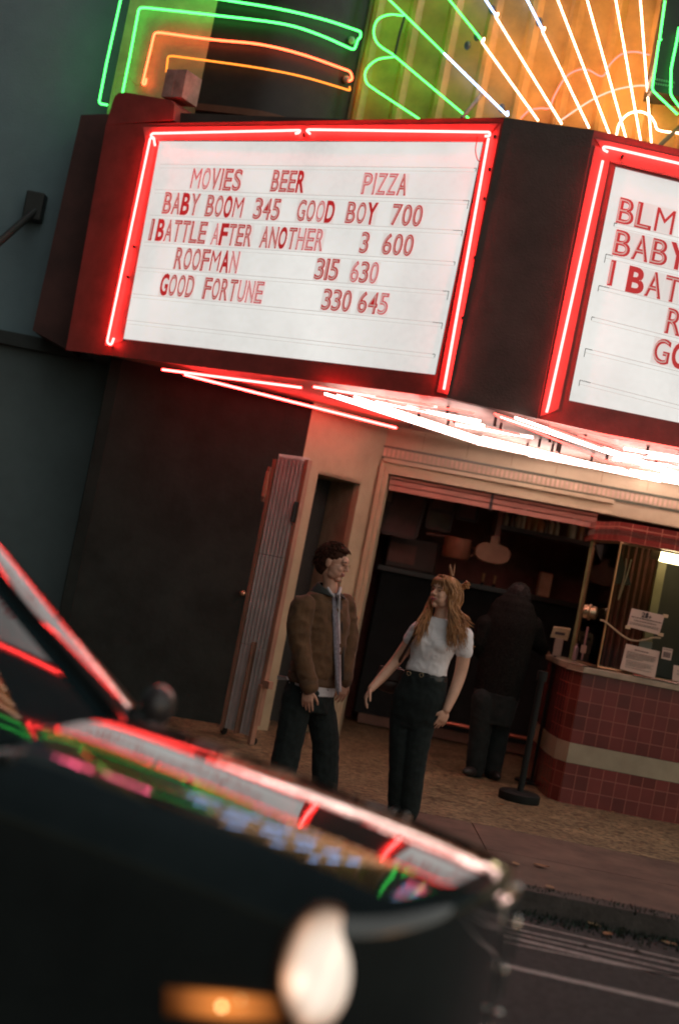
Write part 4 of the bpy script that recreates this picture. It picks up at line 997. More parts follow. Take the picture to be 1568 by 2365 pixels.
for s in (1, -1):
    pa, pb = cw_(A0 + .03, s * (HW + .02), .89), cw_(A1 - .02, s * (HW - .07), ZR)
    t_ = (pb - pa).normalized(); n0 = Vector((.60, -.08, .80)) if s > 0 else CA * .6 - CPV * .5 + Vector((0, 0, .6)); n0 = (n0 - t_ * n0.dot(t_)).normalized(); w0 = t_.cross(n0)
    pm = MB(); RP_ = .85; A_ = [R(-8.2 + 16.4 * i / 10) for i in range(11)]
    for k in range(10):
        c_ = pa.lerp(pb, k / 9)
        for a_ in A_: pm.v.append(c_ + w0 * RP_ * math.sin(a_) + n0 * (RP_ * math.cos(a_) - RP_ + .02))
        for a_ in A_[::-1]: pm.v.append(c_ + w0 * RP_ * .9 * math.sin(a_) - n0 * .02)
    for k in range(9):
        for j in range(22): j2 = (j + 1) % 22; pm.f.append((22 * k + j, 22 * k + j2, 22 * k + 22 + j2, 22 * k + 22 + j))
    pm.f.append(tuple(range(22))[::-1]); pm.f.append(tuple(range(198, 220)))
    pm.build('windshield_pillar', paintb, car, True)
MB().prism([cw_(A1, -HW + .06, ZR - .02), cw_(A1, HW - .06, ZR - .02), cw_(-2.5, HW - .06, ZR - .03), cw_(-2.5, -HW + .06, ZR - .03)], (0, 0, .05)).build('roof', paintb, car, bevel=.02)
MB().prism([cw_(-.12, -HW, .90), cw_(A1 - .06, -HW + .07, ZR - .03), cw_(-2.4, -HW + .07, ZR - .03), cw_(-2.7, -HW, .90)], CPV * .02).build('side_glass', wg, car)
MB().prism([cw_(-.12, HW, .90), cw_(A1 - .06, HW - .07, ZR - .03), cw_(-2.4, HW - .07, ZR - .03), cw_(-2.7, HW, .90)], -CPV * .02).build('side_glass', wg, car)
MB().tube([cw_(.0, -HW + .02, .925), cw_(.07, 0, .955), cw_(.0, HW - .02, .925)], .022, 8).build('cowl_strip', cab, car, True)
MB().tube([cw_(.02, .34, .955), cw_(.02, .0, .985), cw_(-.03, -.34, .985)], .010, 6).build('wiper', cab, car)
# far door mirror
c = cw_(-.20, HW + .16, .985)
mm = MB(); mm.ellip(c, (.065, .115, .075)); mi = mm.build('side_mirror', mat('mirror_shell', (.06, .05, .05), .25), car, True)
MB().tube([cw_(-.2, HW, .93), c], .02, 8).build('mirror_arm', cab, car)
# headlights: oval, tilted back; rim fade, streak and hot spot painted into their glow
def lamp_frame(n):
    n = n.normalized(); s = Vector((0, 0, 1)).cross(n).normalized(); u = n.cross(s); return n, s, u
def lens_glow(c, s_, u_, rw, rh):
    m = bpy.data.materials.new('headlight_lens'); m.use_nodes = True; t = m.node_tree; b_ = t.nodes['Principled BSDF']; N, L = t.nodes.new, t.links.new
    b_.inputs['Base Color'].default_value = (.55, .5, .44, 1); b_.inputs['Roughness'].default_value = .12; b_.inputs['Coat Weight'].default_value = .5
    tc = N('ShaderNodeTexCoord'); sb = N('ShaderNodeVectorMath'); sb.operation = 'SUBTRACT'; sb.inputs[1].default_value = c; L(tc.outputs['Object'], sb.inputs[0])
    def dot(v, k=0.0):
        d = N('ShaderNodeVectorMath'); d.operation = 'DOT_PRODUCT'; d.inputs[1].default_value = v; L(sb.outputs[0], d.inputs[0]); return d.outputs['Value']
    def ma(op, a, b=None, c_=None):
        n = N('ShaderNodeMath'); n.operation = op
        for i, x in enumerate((a, b, c_)):
            if x is None: continue
            if isinstance(x, (int, float)): n.inputs[i].default_value = x
            else: L(x, n.inputs[i])
        return n.outputs[0]
    X, Y = dot(s_ / rw), dot(u_ / rh)
    r2 = ma('ADD', ma('MULTIPLY', X, X), ma('MULTIPLY', Y, Y))
    core = ma('SUBTRACT', 1.0, ma('POWER', r2, 2.2))
    streak = ma('POWER', ma('ABSOLUTE', ma('COSINE', ma('ADD', ma('MULTIPLY', X, 3.6), ma('MULTIPLY', Y, -1.3)))), 10.0)
    hot = ma('POWER', ma('SUBTRACT', 1.0, ma('MINIMUM', 1.0, ma('ADD', ma('POWER', ma('ADD', X, .72), 2.0), ma('POWER', ma('ADD', Y, .22), 2.0)))), 14.0)
    st = ma('ADD', ma('ADD', ma('MULTIPLY', core, .86), ma('MULTIPLY', streak, .26)), ma('ADD', ma('MULTIPLY', hot, .8), .03))
    mx = N('ShaderNodeMixRGB'); mx.inputs['Color1'].default_value = (1, .42, .18, 1); mx.inputs['Color2'].default_value = (1, .84, .70, 1); L(ma('MAXIMUM', core, 0.0), mx.inputs['Fac'])
    L(mx.outputs[0], b_.inputs['Emission Color']); L(ma('MAXIMUM', st, 0.02), b_.inputs['Emission Strength']); return m
for s, cpx in ((-1, on_body(741, 2240, -.015)), (1, None)):
    nrm = (CA * .86 + CPV * s * .30 + Vector((0, 0, .22))) if s > 0 else Vector((.38, -.92, .10))
    n_, s_, u_ = lamp_frame(nrm)
    c = cpx if cpx is not None else cw_(HL - .22, HW - .12, .62)
    rw, rh = .098, .140
    M3 = Matrix((s_, u_, n_)).transposed()
    hl_m = lens_glow(c, s_, u_, rw, rh)
    MB().ellip(c, (rw, rh, .045), M3, 28, 14).build('headlight', hl_m, car, True)
    rim = MB(); rim.tube([c + s_ * rw * 1.02 * math.cos(a) + u_ * rh * 1.02 * math.sin(a) - n_ * .012 for a in [2 * math.pi * i / 36 for i in range(37)]], .012, 8, False); rim.build('headlight_rim', mat('rim_brown', (.10, .05, .035), .25, metal=.5), car, True)
# amber indicator on the near fender, lit
q = [on_body(x, y, .015) for x, y in ((382, 2284), (664, 2312), (666, 2352), (386, 2342))]
amb = bpy.data.materials.new('amber_lens'); amb.use_nodes = True; t = amb.node_tree; b_ = t.nodes['Principled BSDF']
b_.inputs['Base Color'].default_value = (.35, .10, .03, 1); b_.inputs['Roughness'].default_value = .15
tc = t.nodes.new('ShaderNodeTexCoord'); gr_ = t.nodes.new('ShaderNodeTexGradient'); gr_.gradient_type = 'SPHERICAL'
mp = t.nodes.new('ShaderNodeMapping'); cc = (q[0] + q[1] + q[2] + q[3]) / 4 + (q[1] - q[0]) * .02
mp.inputs['Location'].default_value = tuple(-v * 7.5 for v in cc); mp.inputs['Scale'].default_value = (7.5, 7.5, 7.5)
t.links.new(tc.outputs['Object'], mp.inputs['Vector']); t.links.new(mp.outputs['Vector'], gr_.inputs['Vector'])
mu = t.nodes.new('ShaderNodeMath'); mu.operation = 'MULTIPLY_ADD'; mu.inputs[1].default_value = 1.0; mu.inputs[2].default_value = .05; t.links.new(gr_.outputs['Fac'], mu.inputs[0])
b_.inputs['Emission Color'].default_value = (1, .30, .06, 1); t.links.new(mu.outputs[0], b_.inputs['Emission Strength'])
ib = MB(); NU, NV = 14, 4
for j in range(NV + 1):
    for i in range(NU + 1):
        u, v = i / NU, j / NV; ib.v.append(on_body(384 + 282 * u, 2284 + 30 * u + (56 - 14 * u) * v, .012 * math.sin(math.pi * min(1, max(0, v))) ** .5 + .003))
for j in range(NV):
    for i in range(NU): k = j * (NU + 1) + i; ib.f.append((k, k + 1, k + NU + 2, k + NU + 1))
ind = ib.build('indicator', amb, car, smooth=True, auto=False); md = ind.modifiers.new('thick', 'SOLIDIFY'); md.thickness = .01; md.offset = -1
for px, py, rr in ((513, 2326, .0075), (556, 2310, .004), (562, 2330, .004)):
    p = on_body(px, py, .022); MB().ellip(p, (rr, rr, rr)).build('indicator_bulb', emat('indicator_bulb' if rr > .006 else 'indicator_spark', (1, .62, .25), 6 if rr > .006 else 1.6), ind, True)
# chrome lip, nose trim, added glint beads and bumper on the far nose
lip = []
for i in range(34, NO - 28):
    a, p = OUTL[i]
    if -.1 < p < HW: lip.append(cw_(a + .012, p, ztop(a, p) - ER - .035))
MB().tube(lip, .014, 8).build('chrome_lip', chrome, car, True)
def img_x(P):
    q = P - CAMP; return FPX * q.dot(RX) / q.dot(FW)
rib = []
for k in range(12):
    z = .30 + .045 * k; c_ = max((cw_(a, p, z) for a, p in OUTL), key=img_x); rib.append(c_ + CA * .004)
MB().tube(rib, .011, 8).build('nose_trim', chrome, car, True)
for px, py, rw, rh in ((1194, 2075, .008, .045), (1187, 2170, .011, .070), (1161, 2268, .008, .050), (1152, 2340, .011, .011)):
    g_ = min(rib, key=lambda r: abs((r - CAMP).dot(UPV) / (r - CAMP).dot(FW) * FPX - (1182.5 - py))); q_ = ray(px, py); P_ = CAMP + q_ * ((g_ - CAMP).dot(FW) / q_.dot(FW))
    MB().ellip(P_, (rw, rw, rh), None, 14, 9).build('glint_bead', chrome, car, True)  # chrome beads added along the nose edge to catch neon glints
bp_ = [(a * 1.03, p * 1.04) for a, p in OUTL if a > HL * .55]
MB().path_wall([cw_(a, p, 0).xy for a, p in bp_], .12, .33, .06).build('bumper', paintb, car, True)
# wheels
for a in (.62, -1.95):
    for s in (-1, 1):
        c = cw_(a, s * (HW - .05), .19)
        wl_ = MB().lathe([(.20, -.09), (.29, -.085), (.31, -.04), (.31, .04), (.29, .085), (.20, .09)], c, 28, CPV).build('wheel', mat('tyre_rubber', (.02, .02, .02), .85), car, True)
        MB().lathe([(.02, -.095), (.19, -.08), (.19, .08), (.02, .095)], c, 20, CPV).build('rim', chrome, wl_, True)
# ================================================================== people
def remeshed(mb, voxel, smooth=4):
    me = bpy.data.meshes.new('t'); me.from_pydata(mb.v, [], mb.f)
    bm = bmesh.new(); bm.from_mesh(me); bmesh.ops.recalc_face_normals(bm, faces=bm.faces); bm.to_mesh(me); bm.free()
    o = bpy.data.objects.new('t', me); COL.objects.link(o)
    r = o.modifiers.new('r', 'REMESH'); r.mode = 'VOXEL'; r.voxel_size = voxel
    s = o.modifiers.new('s', 'SMOOTH'); s.factor = 0.5; s.iterations = smooth
    out = bpy.data.meshes.new_from_object(o.evaluated_get(bpy.context.evaluated_depsgraph_get()))
    bpy.data.objects.remove(o); bpy.data.meshes.remove(me); return out
def organic(name, mb, m, parent, voxel=.006, smooth=4, wrinkle=0.0, wscale=9.0, stretch=(1, 1, .45)):
    me = remeshed(mb, voxel, smooth); me.name = name
    if wrinkle:
        ns = [v.normal.copy() for v in me.vertices]
        for v, n in zip(me.vertices, ns):
            q = Vector((v.co.x * stretch[0], v.co.y * stretch[1], v.co.z * stretch[2])) * wscale
            q2 = Vector((v.co.x + v.co.z * .6, v.co.y, v.co.z - v.co.x * .5)) * wscale * 1.9
            k = noise.noise(q) + .6 * (1 - 2 * abs(noise.noise(q2)))
            v.co += n * wrinkle * k
    me.materials.clear(); me.materials.append(m)
    for p in me.polygons: p.use_smooth = True
    o = bpy.data.objects.new(name, me); COL.objects.link(o); attach(o, parent); return o
def limb(mb, pts, rad, seg=14, n=6):
    P = [Vector(p) for p in pts]; k = len(P)
    S = smoothline(P, n); rr = []
    for i in range(len(S)):
        t = i / n; a = min(int(t), k - 2); f = t - a; rr.append(rad[a] * (1 - f) + rad[a + 1] * f)
    mb.tube(S, rr, seg); mb.ellip(S[0], (rr[0],) * 3, seg=seg); mb.ellip(S[-1], (rr[-1],) * 3, seg=seg); return mb
def loft(mb, rows, right, n=5, seg=24, power=.85):
    """rows of (centre, half width along right, half depth across it)"""
    C = [Vector(r[0]) for r in rows]; S = smoothline(C, n); k = len(mb.v); R3 = Vector(right).normalized(); F3 = Vector((0, 0, 1)).cross(R3)
    for i, c in enumerate(S):
        t = i / n; a = min(int(t), len(rows) - 2); f = t - a; f = f * f * (3 - 2 * f)
        rx = rows[a][1] * (1 - f) + rows[a + 1][1] * f; ry = rows[a][2] * (1 - f) + rows[a + 1][2] * f
        for j in range(seg):
            th = 2 * math.pi * j / seg; cx, sy = math.cos(th), math.sin(th)
            mb.v.append(c + R3 * rx * math.copysign(abs(cx) ** power, cx) + F3 * ry * math.copysign(abs(sy) ** power, sy))
    m = len(S)
    for i in range(m - 1):
        for j in range(seg): j2 = (j + 1) % seg; mb.f.append((k + i * seg + j, k + i * seg + j2, k + (i + 1) * seg + j2, k + (i + 1) * seg + j))
    mb.f.append(tuple(k + j for j in range(seg))[::-1]); mb.f.append(tuple(k + (m - 1) * seg + j for j in range(seg))); return mb
def frame3(fwd, up=(0, 0, 1)):
    f = Vector(fwd).normalized(); r = f.cross(Vector(up)).normalized(); u = r.cross(f); return Matrix((r, f, u)).transposed()
def head(mb, c, M, s=1.0, neck=None, fem=False):
    def e(p, r): mb.ellip(c + M @ (Vector(p) * s), [q * s for q in r], M, 16, 10)
    e((0, -.012, .030), (.074, .094, .084)); e((0, .030, -.030), (.058 if fem else .062, .060, .078))
    e((0, .060, -.094), (.022 if fem else .027, .026, .020)); e((.034, .028, -.074), (.026, .036, .026)); e((-.034, .028, -.074), (.026, .036, .026))
    e((0, .078, .030), (.048, .018, .030)); e((.030, .078, .018), (.020, .010, .007)); e((-.030, .078, .018), (.020, .010, .007))
    e((.030, .046, -.050), (.032, .036, .040)); e((-.030, .046, -.050), (.032, .036, .040)); e((.036, .066, -.028), (.022, .020, .020)); e((-.036, .066, -.028), (.022, .020, .020))
    for t in range(5): e((0, .088 + .0055 * t, .012 - .0085 * t), (.0075 + .0007 * t, .010, .009))
    e((.009, .098, -.026), (.007, .009, .007)); e((-.009, .098, -.026), (.007, .009, .007))
    e((0, .082, -.058), (.026, .012, .016))
    for sx in (1, -1):
        e((sx * .075, -.008, -.008), (.007, .020, .031)); e((sx * .080, -.014, .006), (.006, .014, .018))
    if neck:
        limb(mb, [c + M @ Vector((0, -.022, -.045)) * s, neck[0], neck[1]], [.050 * s, .050 * s if not fem else .044 * s, .058 * s])
    return mb
def face_parts(t, c, M, s, skin, lips, brow, lid):
    def P(p): return c + M @ (Vector(p) * s)
    for sx in (1, -1):
        MB().ellip(P((sx * .031, .084, .004)), (.0105 * s, .006 * s, .0048 * s), M, 12, 8).build('eye', lid, t, True)
        pts = [P((sx * .014, .093, .022)), P((sx * .031, .091, .028)), P((sx * .048, .078, .022))]
        MB().tube(smoothline(pts, 4), .0032 * s, 6).build('eyebrow', brow, t, True)
    mb = MB()
    for dz in (-.0555, -.0635): mb.tube(smoothline([P((-.024, .083, dz + .006)), P((-.012, .0935, dz + .001)), P((0, .0965, dz)), P((.012, .0935, dz + .001)), P((.024, .083, dz + .006))], 4), [.0018 * s] + [.0046 * s] * 15 + [.0018 * s], 8)
    mb.build('mouth', lips, t, True)
def hand(mb, W, d, pn, ts, s=1.0, curl=.5):
    """palm, four bent fingers of unequal length and a thumb leaving the side of the palm"""
    d, pn = Vector(d).normalized(), Vector(pn).normalized(); ts = Vector(ts); ts = (ts - d * ts.dot(d)).normalized(); pn = (pn - d * pn.dot(d) - ts * pn.dot(ts)).normalized()
    M = Matrix((ts, pn, d)).transposed()
    mb.ellip(W + d * .012 * s, (.025 * s, .019 * s, .03 * s), M); mb.ellip(W + d * .048 * s, (.040 * s, .016 * s, .046 * s), M); mb.ellip(W + d * .070 * s, (.041 * s, .014 * s, .022 * s), M)
    for i, L in enumerate((.070, .079, .073, .056)):
        o = (.030 - .020 * i) * s; p = W + d * (.080 - .004 * abs(i - 1.2)) * s + ts * o; a = curl * (.45 + .12 * i); pts = [p - d * .012 * s, p]; 
        for k, fr in enumerate((.45, .31, .24)):
            a += curl * (.42 if k else .2); dd = d * math.cos(a) + pn * math.sin(a) + ts * (.10 - .06 * i) * (1 - .3 * k); p = p + dd.normalized() * L * fr * s; pts.append(p)
        mb.tube(pts, [.0092 * s, .0090 * s, .0084 * s, .0076 * s, .0064 * s], 10)
        mb.ellip(pts[-1], (.0064 * s,) * 3, seg=8, rings=5)
    p = W + d * .026 * s + ts * .028 * s; pts = [p - ts * .012 * s, p]
    for k, fr in enumerate((.034, .030, .024)): p = p + (d * (.72 + .08 * k) + ts * (.62 - .30 * k) + pn * (.30 + .15 * k)).normalized() * fr * s; pts.append(p)
    mb.tube(pts, [.013 * s, .0125 * s, .0105 * s, .0092 * s, .0075 * s], 10); mb.ellip(pts[-1], (.0075 * s,) * 3, seg=8, rings=5)
    return mb
def shoe(c, fwd, m, t, L=.27, name='shoe'):
    f = Vector(fwd).normalized(); M = frame3(f); mb = MB(); c = Vector(c)
    mb.ellip(c + f * L * .18 + Vector((0, 0, .045)), (.045, L * .42, .045), M); mb.ellip(c - f * L * .12 + Vector((0, 0, .055)), (.038, L * .26, .055), M); mb.ellip(c - f * L * .12 + Vector((0, 0, .10)), (.040, .05, .05), M)
    o = organic(name, mb, m, t, .007, 3)
    for v in o.data.vertices: v.co.z = max(v.co.z, c.z + .004)
    return o
def curls(c, M, rows, rnd, n, r=.0045, L=.05, amp=.012, name='hair', m=None, t=None, base=()):
    mb = MB()
    for p, q in base: mb.ellip(c + M @ Vector(p), q, M, 18, 12)
    for i in range(n):
        while True:
            a = rnd.uniform(0, 2 * math.pi); el = rnd.uniform(-.55, 1.5); d = Vector((math.cos(a) * math.cos(el), math.sin(a) * math.cos(el), math.sin(el)))
            if rows(d): break
        p = Vector((d.x * .078, d.y * .098 - .012, d.z * .090 + .030)); pts = []; u = d.orthogonal().normalized(); v = d.cross(u); ph = rnd.uniform(0, 6.28); l = L * rnd.uniform(.6, 1.25); g = Vector((rnd.uniform(-.5, .5), rnd.uniform(-.5, .5), -.6 + .5 * d.z)) 
        for k in range(7):
            s = k / 6; w_ = ph + s * 7; pts.append(c + M @ (p + (d * (1 - .5 * s) + g * s * .8) * l * s + (u * math.cos(w_) + v * math.sin(w_)) * amp * (.3 + .7 * s)))
        mb.tube(pts, [r, r * 1.1, r * 1.1, r, r * .9, r * .7, r * .3], 5)
    return mb.build(name, m, t, smooth=True, auto=False)

skin = mat('skin', (.60, .32, .23), .5, var=.06, scale=30); skin_f = mat('skin_fair', (.72, .41, .29), .5, var=.05, scale=30)
lipm = mat('lips', (.36, .12, .10), .4); lipf = mat('lips_rose', (.42, .12, .12), .4); browm = mat('brow_dark', (.06, .03, .02), .8); eyem = mat('eye_dark', (.05, .03, .03), .25)
black_cloth = mat('black_denim', (.018, .024, .024), .92, var=.15, scale=20, sheen=.03, spec=.15)

# ---------------------------------------------------------------- man in the brown jacket
DM = 9.72
def m(px, py, dy=0.0): return oy(px, py, DM + dy)
man = thing('person', (m(690, 1840).x, DM, 0), 'man in profile wearing brown work jacket, grey tie and round glasses, looking at the woman', 'person')
F = Vector((.70, -.71, 0)).normalized(); Rr = F.cross(Vector((0, 0, 1)))
hc, HM = m(770, 1300, .0), frame3((.93, -.33, -.10), (.03, 0, 1))
nb_ = m(757, 1368, .02)
jk = MB()
loft(jk, [(m(759, 1371, .02), .085, .075), (m(757, 1382, .02), .165, .095), (m(752, 1410, .02), .190, .120), (m(746, 1450, .01), .188, .130), (m(737, 1500, 0), .184, .135), (m(727, 1550, 0), .182, .134), (m(725, 1562, 0), .175, .130)], Rr)
AR = [m(699, 1400, -.13), m(691, 1450, -.17), m(694, 1500, -.20), m(707, 1555, -.23), m(714, 1586, -.24)]
AL = [m(798, 1397, .15), m(802, 1450, .15), m(803, 1500, .12), m(799, 1545, .07), m(796, 1570, .04)]
limb(jk, AR, [.078, .076, .070, .062, .054]); limb(jk, AL, [.072, .070, .064, .058, .050])
jacket = organic('jacket', jk, mat('brown_canvas', (.125, .064, .032), .85, var=.16, scale=14, bump=.15, bscale=120, sheen=.1, spec=.25), man, .008, 3, .015, 6.0)
for A_, r in ((AR, .058), (AL, .052)):
    d = (A_[-1] - A_[-2]).normalized(); MB().tube([A_[-1] - d * .05, A_[-1] - d * .02, A_[-1] + d * .018], [r * 1.08, r * 1.1, r * .95], 16).build('cuff', mat('brown_rib', (.11, .058, .032), .9), man, True)
MB_ = MB(); loft(MB_, [(m(724, 1560, 0), .188, .140), (m(721, 1574, 0), .192, .143), (m(720, 1580, 0), .186, .138)], Rr); MB_.build('waistband', MATS['brown_rib'], man, True)
# neck, head and hands are one skin surface with the body under the clothes
bd = MB(); head(bd, hc, HM, 1.04, (m(763, 1350, .02), m(757, 1380, .02)))
loft(bd, [(m(757, 1384, .02), .15, .08), (m(750, 1430, .02), .17, .10), (m(727, 1550, 0), .15, .10), (m(712, 1610, 0), .15, .10)], Rr)
limb(bd, AR, [.05, .05, .045, .04, .030]); limb(bd, AL, [.05, .05, .045, .04, .030])
LR = [m(690, 1612, -.06), m(668, 1715, -.10), m(645, 1826, -.12)]; LL = [m(735, 1612, .05), m(748, 1715, .05), m(745, 1832, .03)]
limb(bd, LR, [.08, .06, .045]); limb(bd, LL, [.08, .06, .045])
hand(bd, AR[-1] + Vector((0, 0, -.015)), m(708, 1635, -.24) - AR[-1], (.3, .95, 0), (.95, -.3, 0), 1.05, .45)
hand(bd, AL[-1] + Vector((0, 0, -.015)), m(787, 1612, .04) - AL[-1], (-.5, .8, 0), (.8, .5, 0), 1.05, .55)
organic('body', bd, skin, man, .0042, 5)
face_parts(man, hc, HM, 1.04, skin, lipm, browm, eyem)
# trousers and shoes
tr = MB(); loft(tr, [(m(722, 1568, 0), .165, .120), (m(714, 1600, 0), .185, .140), (m(708, 1640, 0), .175, .135)], Rr)
limb(tr, [m(687, 1612, -.07), m(667, 1715, -.10), m(643, 1822, -.12)], [.104, .094, .088]); limb(tr, [m(735, 1612, .06), m(750, 1715, .06), m(747, 1828, .04)], [.104, .095, .089])
organic('trousers', tr, black_cloth, man, .008, 3, .009, 6.0)
bs_ = mat('shoe_black', (.018, .018, .018), .4)
for q in (LR, LL): shoe((q[-1].x, q[-1].y, 0), F, bs_, man)
# white shirt hem, shirt front, tie
wsh = mat('white_shirt', (.52, .48, .50), .8, var=.05, scale=8, bump=.1)
MB_ = MB(); loft(MB_, [(m(722, 1570, 0), .172, .128), (m(718, 1592, 0), .178, .134), (m(717, 1601, -.01), .174, .132)], Rr); sh_ = organic('shirt_tail', MB_, wsh, man, .007, 2, .006, 12)
JB = BVHTree.FromPolygons([v.co for v in jacket.data.vertices], [tuple(p.vertices) for p in jacket.data.polygons])
def on_jacket(px, py, lift):
    q = ray(px, py).normalized(); h = JB.ray_cast(CAMP, q)
    p = h[0] if h[0] is not None else m(px, py, -.10)
    return p + (CAMP - p).normalized() * lift
def ribbon(L, Rg, lift, m_, name, t, thick=.006, n=5):
    """cloth strip lying on the jacket between two outlines"""
    a = [on_jacket(x, y, lift) for x, y in L]; b = [on_jacket(x, y, lift) for x, y in Rg]
    for S in (a, b):
        for _ in range(2):
            for i in range(1, len(S) - 1): S[i] = (S[i - 1] + S[i] * 2 + S[i + 1]) / 4
    mb = MB(); k = len(a)
    for p, q in zip(a, b): mb.v += [p, p.lerp(q, .5) + (CAMP - p).normalized() * .006, q]
    for i in range(k - 1):
        for j in range(2): mb.f.append((3 * i + j, 3 * i + j + 1, 3 * i + 3 + j + 1, 3 * i + 3 + j))
    o = mb.build(name, m_, t, smooth=True, auto=False); s = o.modifiers.new('thick', 'SOLIDIFY'); s.thickness = thick; s.offset = 1; return o
ys = [1372, 1395, 1430, 1470, 1510, 1550, 1578, 1598]
ribbon([(766 + (y - 1372) * .035 + 2, y) for y in ys], [(784 + (y - 1372) * .022, y) for y in ys], .012, wsh, 'shirt_front', man)
ribbon([(768, 1378), (768, 1400), (769, 1440), (771, 1490), (773, 1540), (777, 1590), (779, 1606)], [(777, 1378), (780, 1400), (782, 1440), (785, 1490), (787, 1540), (786, 1590), (783, 1606)], .022, mat('grey_tie', (.22, .20, .24), .7, var=.25, scale=60), 'tie', man)
MB().ellip(on_jacket(773, 1376, .026), (.020, .014, .018), HM).build('tie_knot', MATS['grey_tie'], man, True)
lin = mat('jacket_lining', (.030, .024, .020), .9)
ribbon([(784, 1388), (787, 1430), (789, 1480), (791, 1530), (789, 1572)], [(790, 1388), (794, 1430), (796, 1480), (797, 1530), (794, 1572)], .012, lin, 'jacket_lining', man)
ribbon([(752, 1388), (758, 1430), (762, 1480), (765, 1530), (768, 1572)], [(768, 1388), (769, 1430), (770, 1480), (771, 1530), (774, 1572)], .003, MATS['brown_canvas'], 'front_placket', man)
MB().prism([m(640, 1560, -.02), m(640, 1570, -.02), m(664, 1571, -.16), m(660, 1563, -.16)], (.01, .02, 0)).build('shirt_corner', wsh, man)
# corduroy collar
cor = mat('corduroy', (.018, .022, .020), .95, sheen=.1)
cl = MB(); c0 = m(757, 1362, .01); nC = 22
for i in range(nC + 1):
    th = R(-158 + 316 * i / nC); bk = -math.cos(th); f_ = 1 - abs(i / nC - .5) * 2
    d = -F * math.cos(th) + Rr * math.sin(th)
    hgt = .050 * min(1, f_ * 2.2 + .15); e_ = max(0, .25 - f_) * .16
    cl.v += [c0 + d * .066 + Vector((0, 0, .038 - .05 * (1 - min(1, f_ * 1.6)))), c0 + d * (.082) + Vector((0, 0, .046 - .055 * (1 - min(1, f_ * 1.6)))), c0 + d * (.118 + .02 * (1 - f_)) + F * e_ * .3 + Vector((0, 0, .004 - hgt * .9 - e_))]
for i in range(nC):
    for j in range(2): k = 3 * i + j; cl.f.append((k, k + 1, k + 4, k + 3))
o = cl.build('collar', cor, man, smooth=True, auto=False); md = o.modifiers.new('thick', 'SOLIDIFY'); md.thickness = .010; md = o.modifiers.new('sub', 'SUBSURF'); md.levels = 1; md.render_levels = 1
MB().tube(smoothline([m(757, 1358, -.055), m(764, 1370, -.085), m(771, 1377, -.11)], 4), .011, 8).build('shirt_collar', wsh, man, True)
MB().tube(smoothline([m(786, 1358, -.01), m(784, 1368, -.06), m(779, 1376, -.09)], 4), .011, 8).build('shirt_collar', wsh, man, True)
rnd = random.Random(21)
hairm = mat('dark_brown_hair', (.060, .024, .015), .85, var=.3, scale=40, spec=.15)
curls(hc, HM, lambda d: (d.y < .30 or d.z > .62) and d.z > -.45 - .0 * d.y and not (abs(d.x) > .5 and d.y > -.15 and d.z < .15), rnd, 950, .0034, .050, .010, 'hair', hairm, man,
      [((0, -.028, .052), (.088, .106, .084)), ((0, -.060, -.012), (.078, .070, .090)), ((0, .030, .098), (.060, .058, .030))])
# glasses
gm_ = mat('glasses_metal', (.35, .22, .13), .3, metal=.8); gs = MB()
for sx in (1, -1):
    o = hc + HM @ Vector((sx * .033, .104, .002)); gs.tube([o + HM @ Vector((.022 * math.cos(a), -.004 * abs(math.cos(a)) * 0, .019 * math.sin(a))) for a in [2 * math.pi * i / 20 for i in range(21)]], 0.0012, 6, False)
    gs.tube([hc + HM @ Vector((sx * .055, .100, .006)), hc + HM @ Vector((sx * .074, .06, .008)), hc + HM @ Vector((sx * .080, -.005, .006))], 0.0012, 6)
gs.tube([hc + HM @ Vector((-.011, .105, .004)), hc + HM @ Vector((0, .110, .008)), hc + HM @ Vector((.011, .105, .004))], 0.0012, 6)
gs.build('glasses', gm_, man, True)

# ---------------------------------------------------------------- woman in the white T-shirt
DWm = 9.58
def wv(px, py, dy=0.0): return oy(px, py, DWm + dy)
wom = thing('person', (wv(930, 1890).x, DWm, 0), 'smiling woman with long wavy fair hair in white T-shirt and black trousers', 'person')
F = Vector((-.38, -.92, 0)).normalized(); Rr = F.cross(Vector((0, 0, 1)))
hc, HM = wv(1026, 1371, -.01), frame3((-.74, -.66, .10), (.10, .02, 1))
ts_ = MB()
loft(ts_, [(wv(1018, 1428, .01), .055, .052), (wv(1016, 1436, .01), .120, .07), (wv(1013, 1452, .01), .165, .085), (wv(1006, 1478, 0), .152, .105), (wv(999, 1500, 0), .146, .112), (wv(991, 1528, 0), .134, .100), (wv(985, 1550, 0), .140, .104), (wv(984, 1557, 0), .134, .098)], Rr)
for s in (1, -1): ts_.ellip(wv(1001, 1490, 0) + Rr * s * .055 + F * .060, (.078, .056, .066), frame3(F))
AR = [wv(966, 1456, .03), wv(940, 1492, .06), wv(915, 1526, .08), wv(886, 1560, .04), wv(858, 1590, -.02)]     # image left
AL = [wv(1072, 1468, -.02), wv(1071, 1512, -.02), wv(1062, 1560, -.02), wv(1047, 1602, -.06), wv(1031, 1640, -.10)]
limb(ts_, [AR[0], AR[0].lerp(AR[1], .6)], [.060, .056]); limb(ts_, [AL[0], AL[0].lerp(AL[1], .85)], [.060, .058])
tee = mat('white_cotton', (.84, .80, .82), .85, var=.04, scale=8, bump=.06)
organic('t_shirt', ts_, tee, wom, .0065, 3, .006, 9.0)
bd = MB(); head(bd, hc, HM, .97, (wv(1019, 1412, .0), wv(1017, 1436, .01)), True)
loft(bd, [(wv(1016, 1440, .01), .12, .06), (wv(1008, 1475, 0), .13, .08), (wv(986, 1550, 0), .115, .08), (wv(968, 1610, 0), .15, .10)], Rr)
limb(bd, AR, [.050, .045, .040, .036, .026]); limb(bd, AL, [.052, .048, .042, .038, .027])
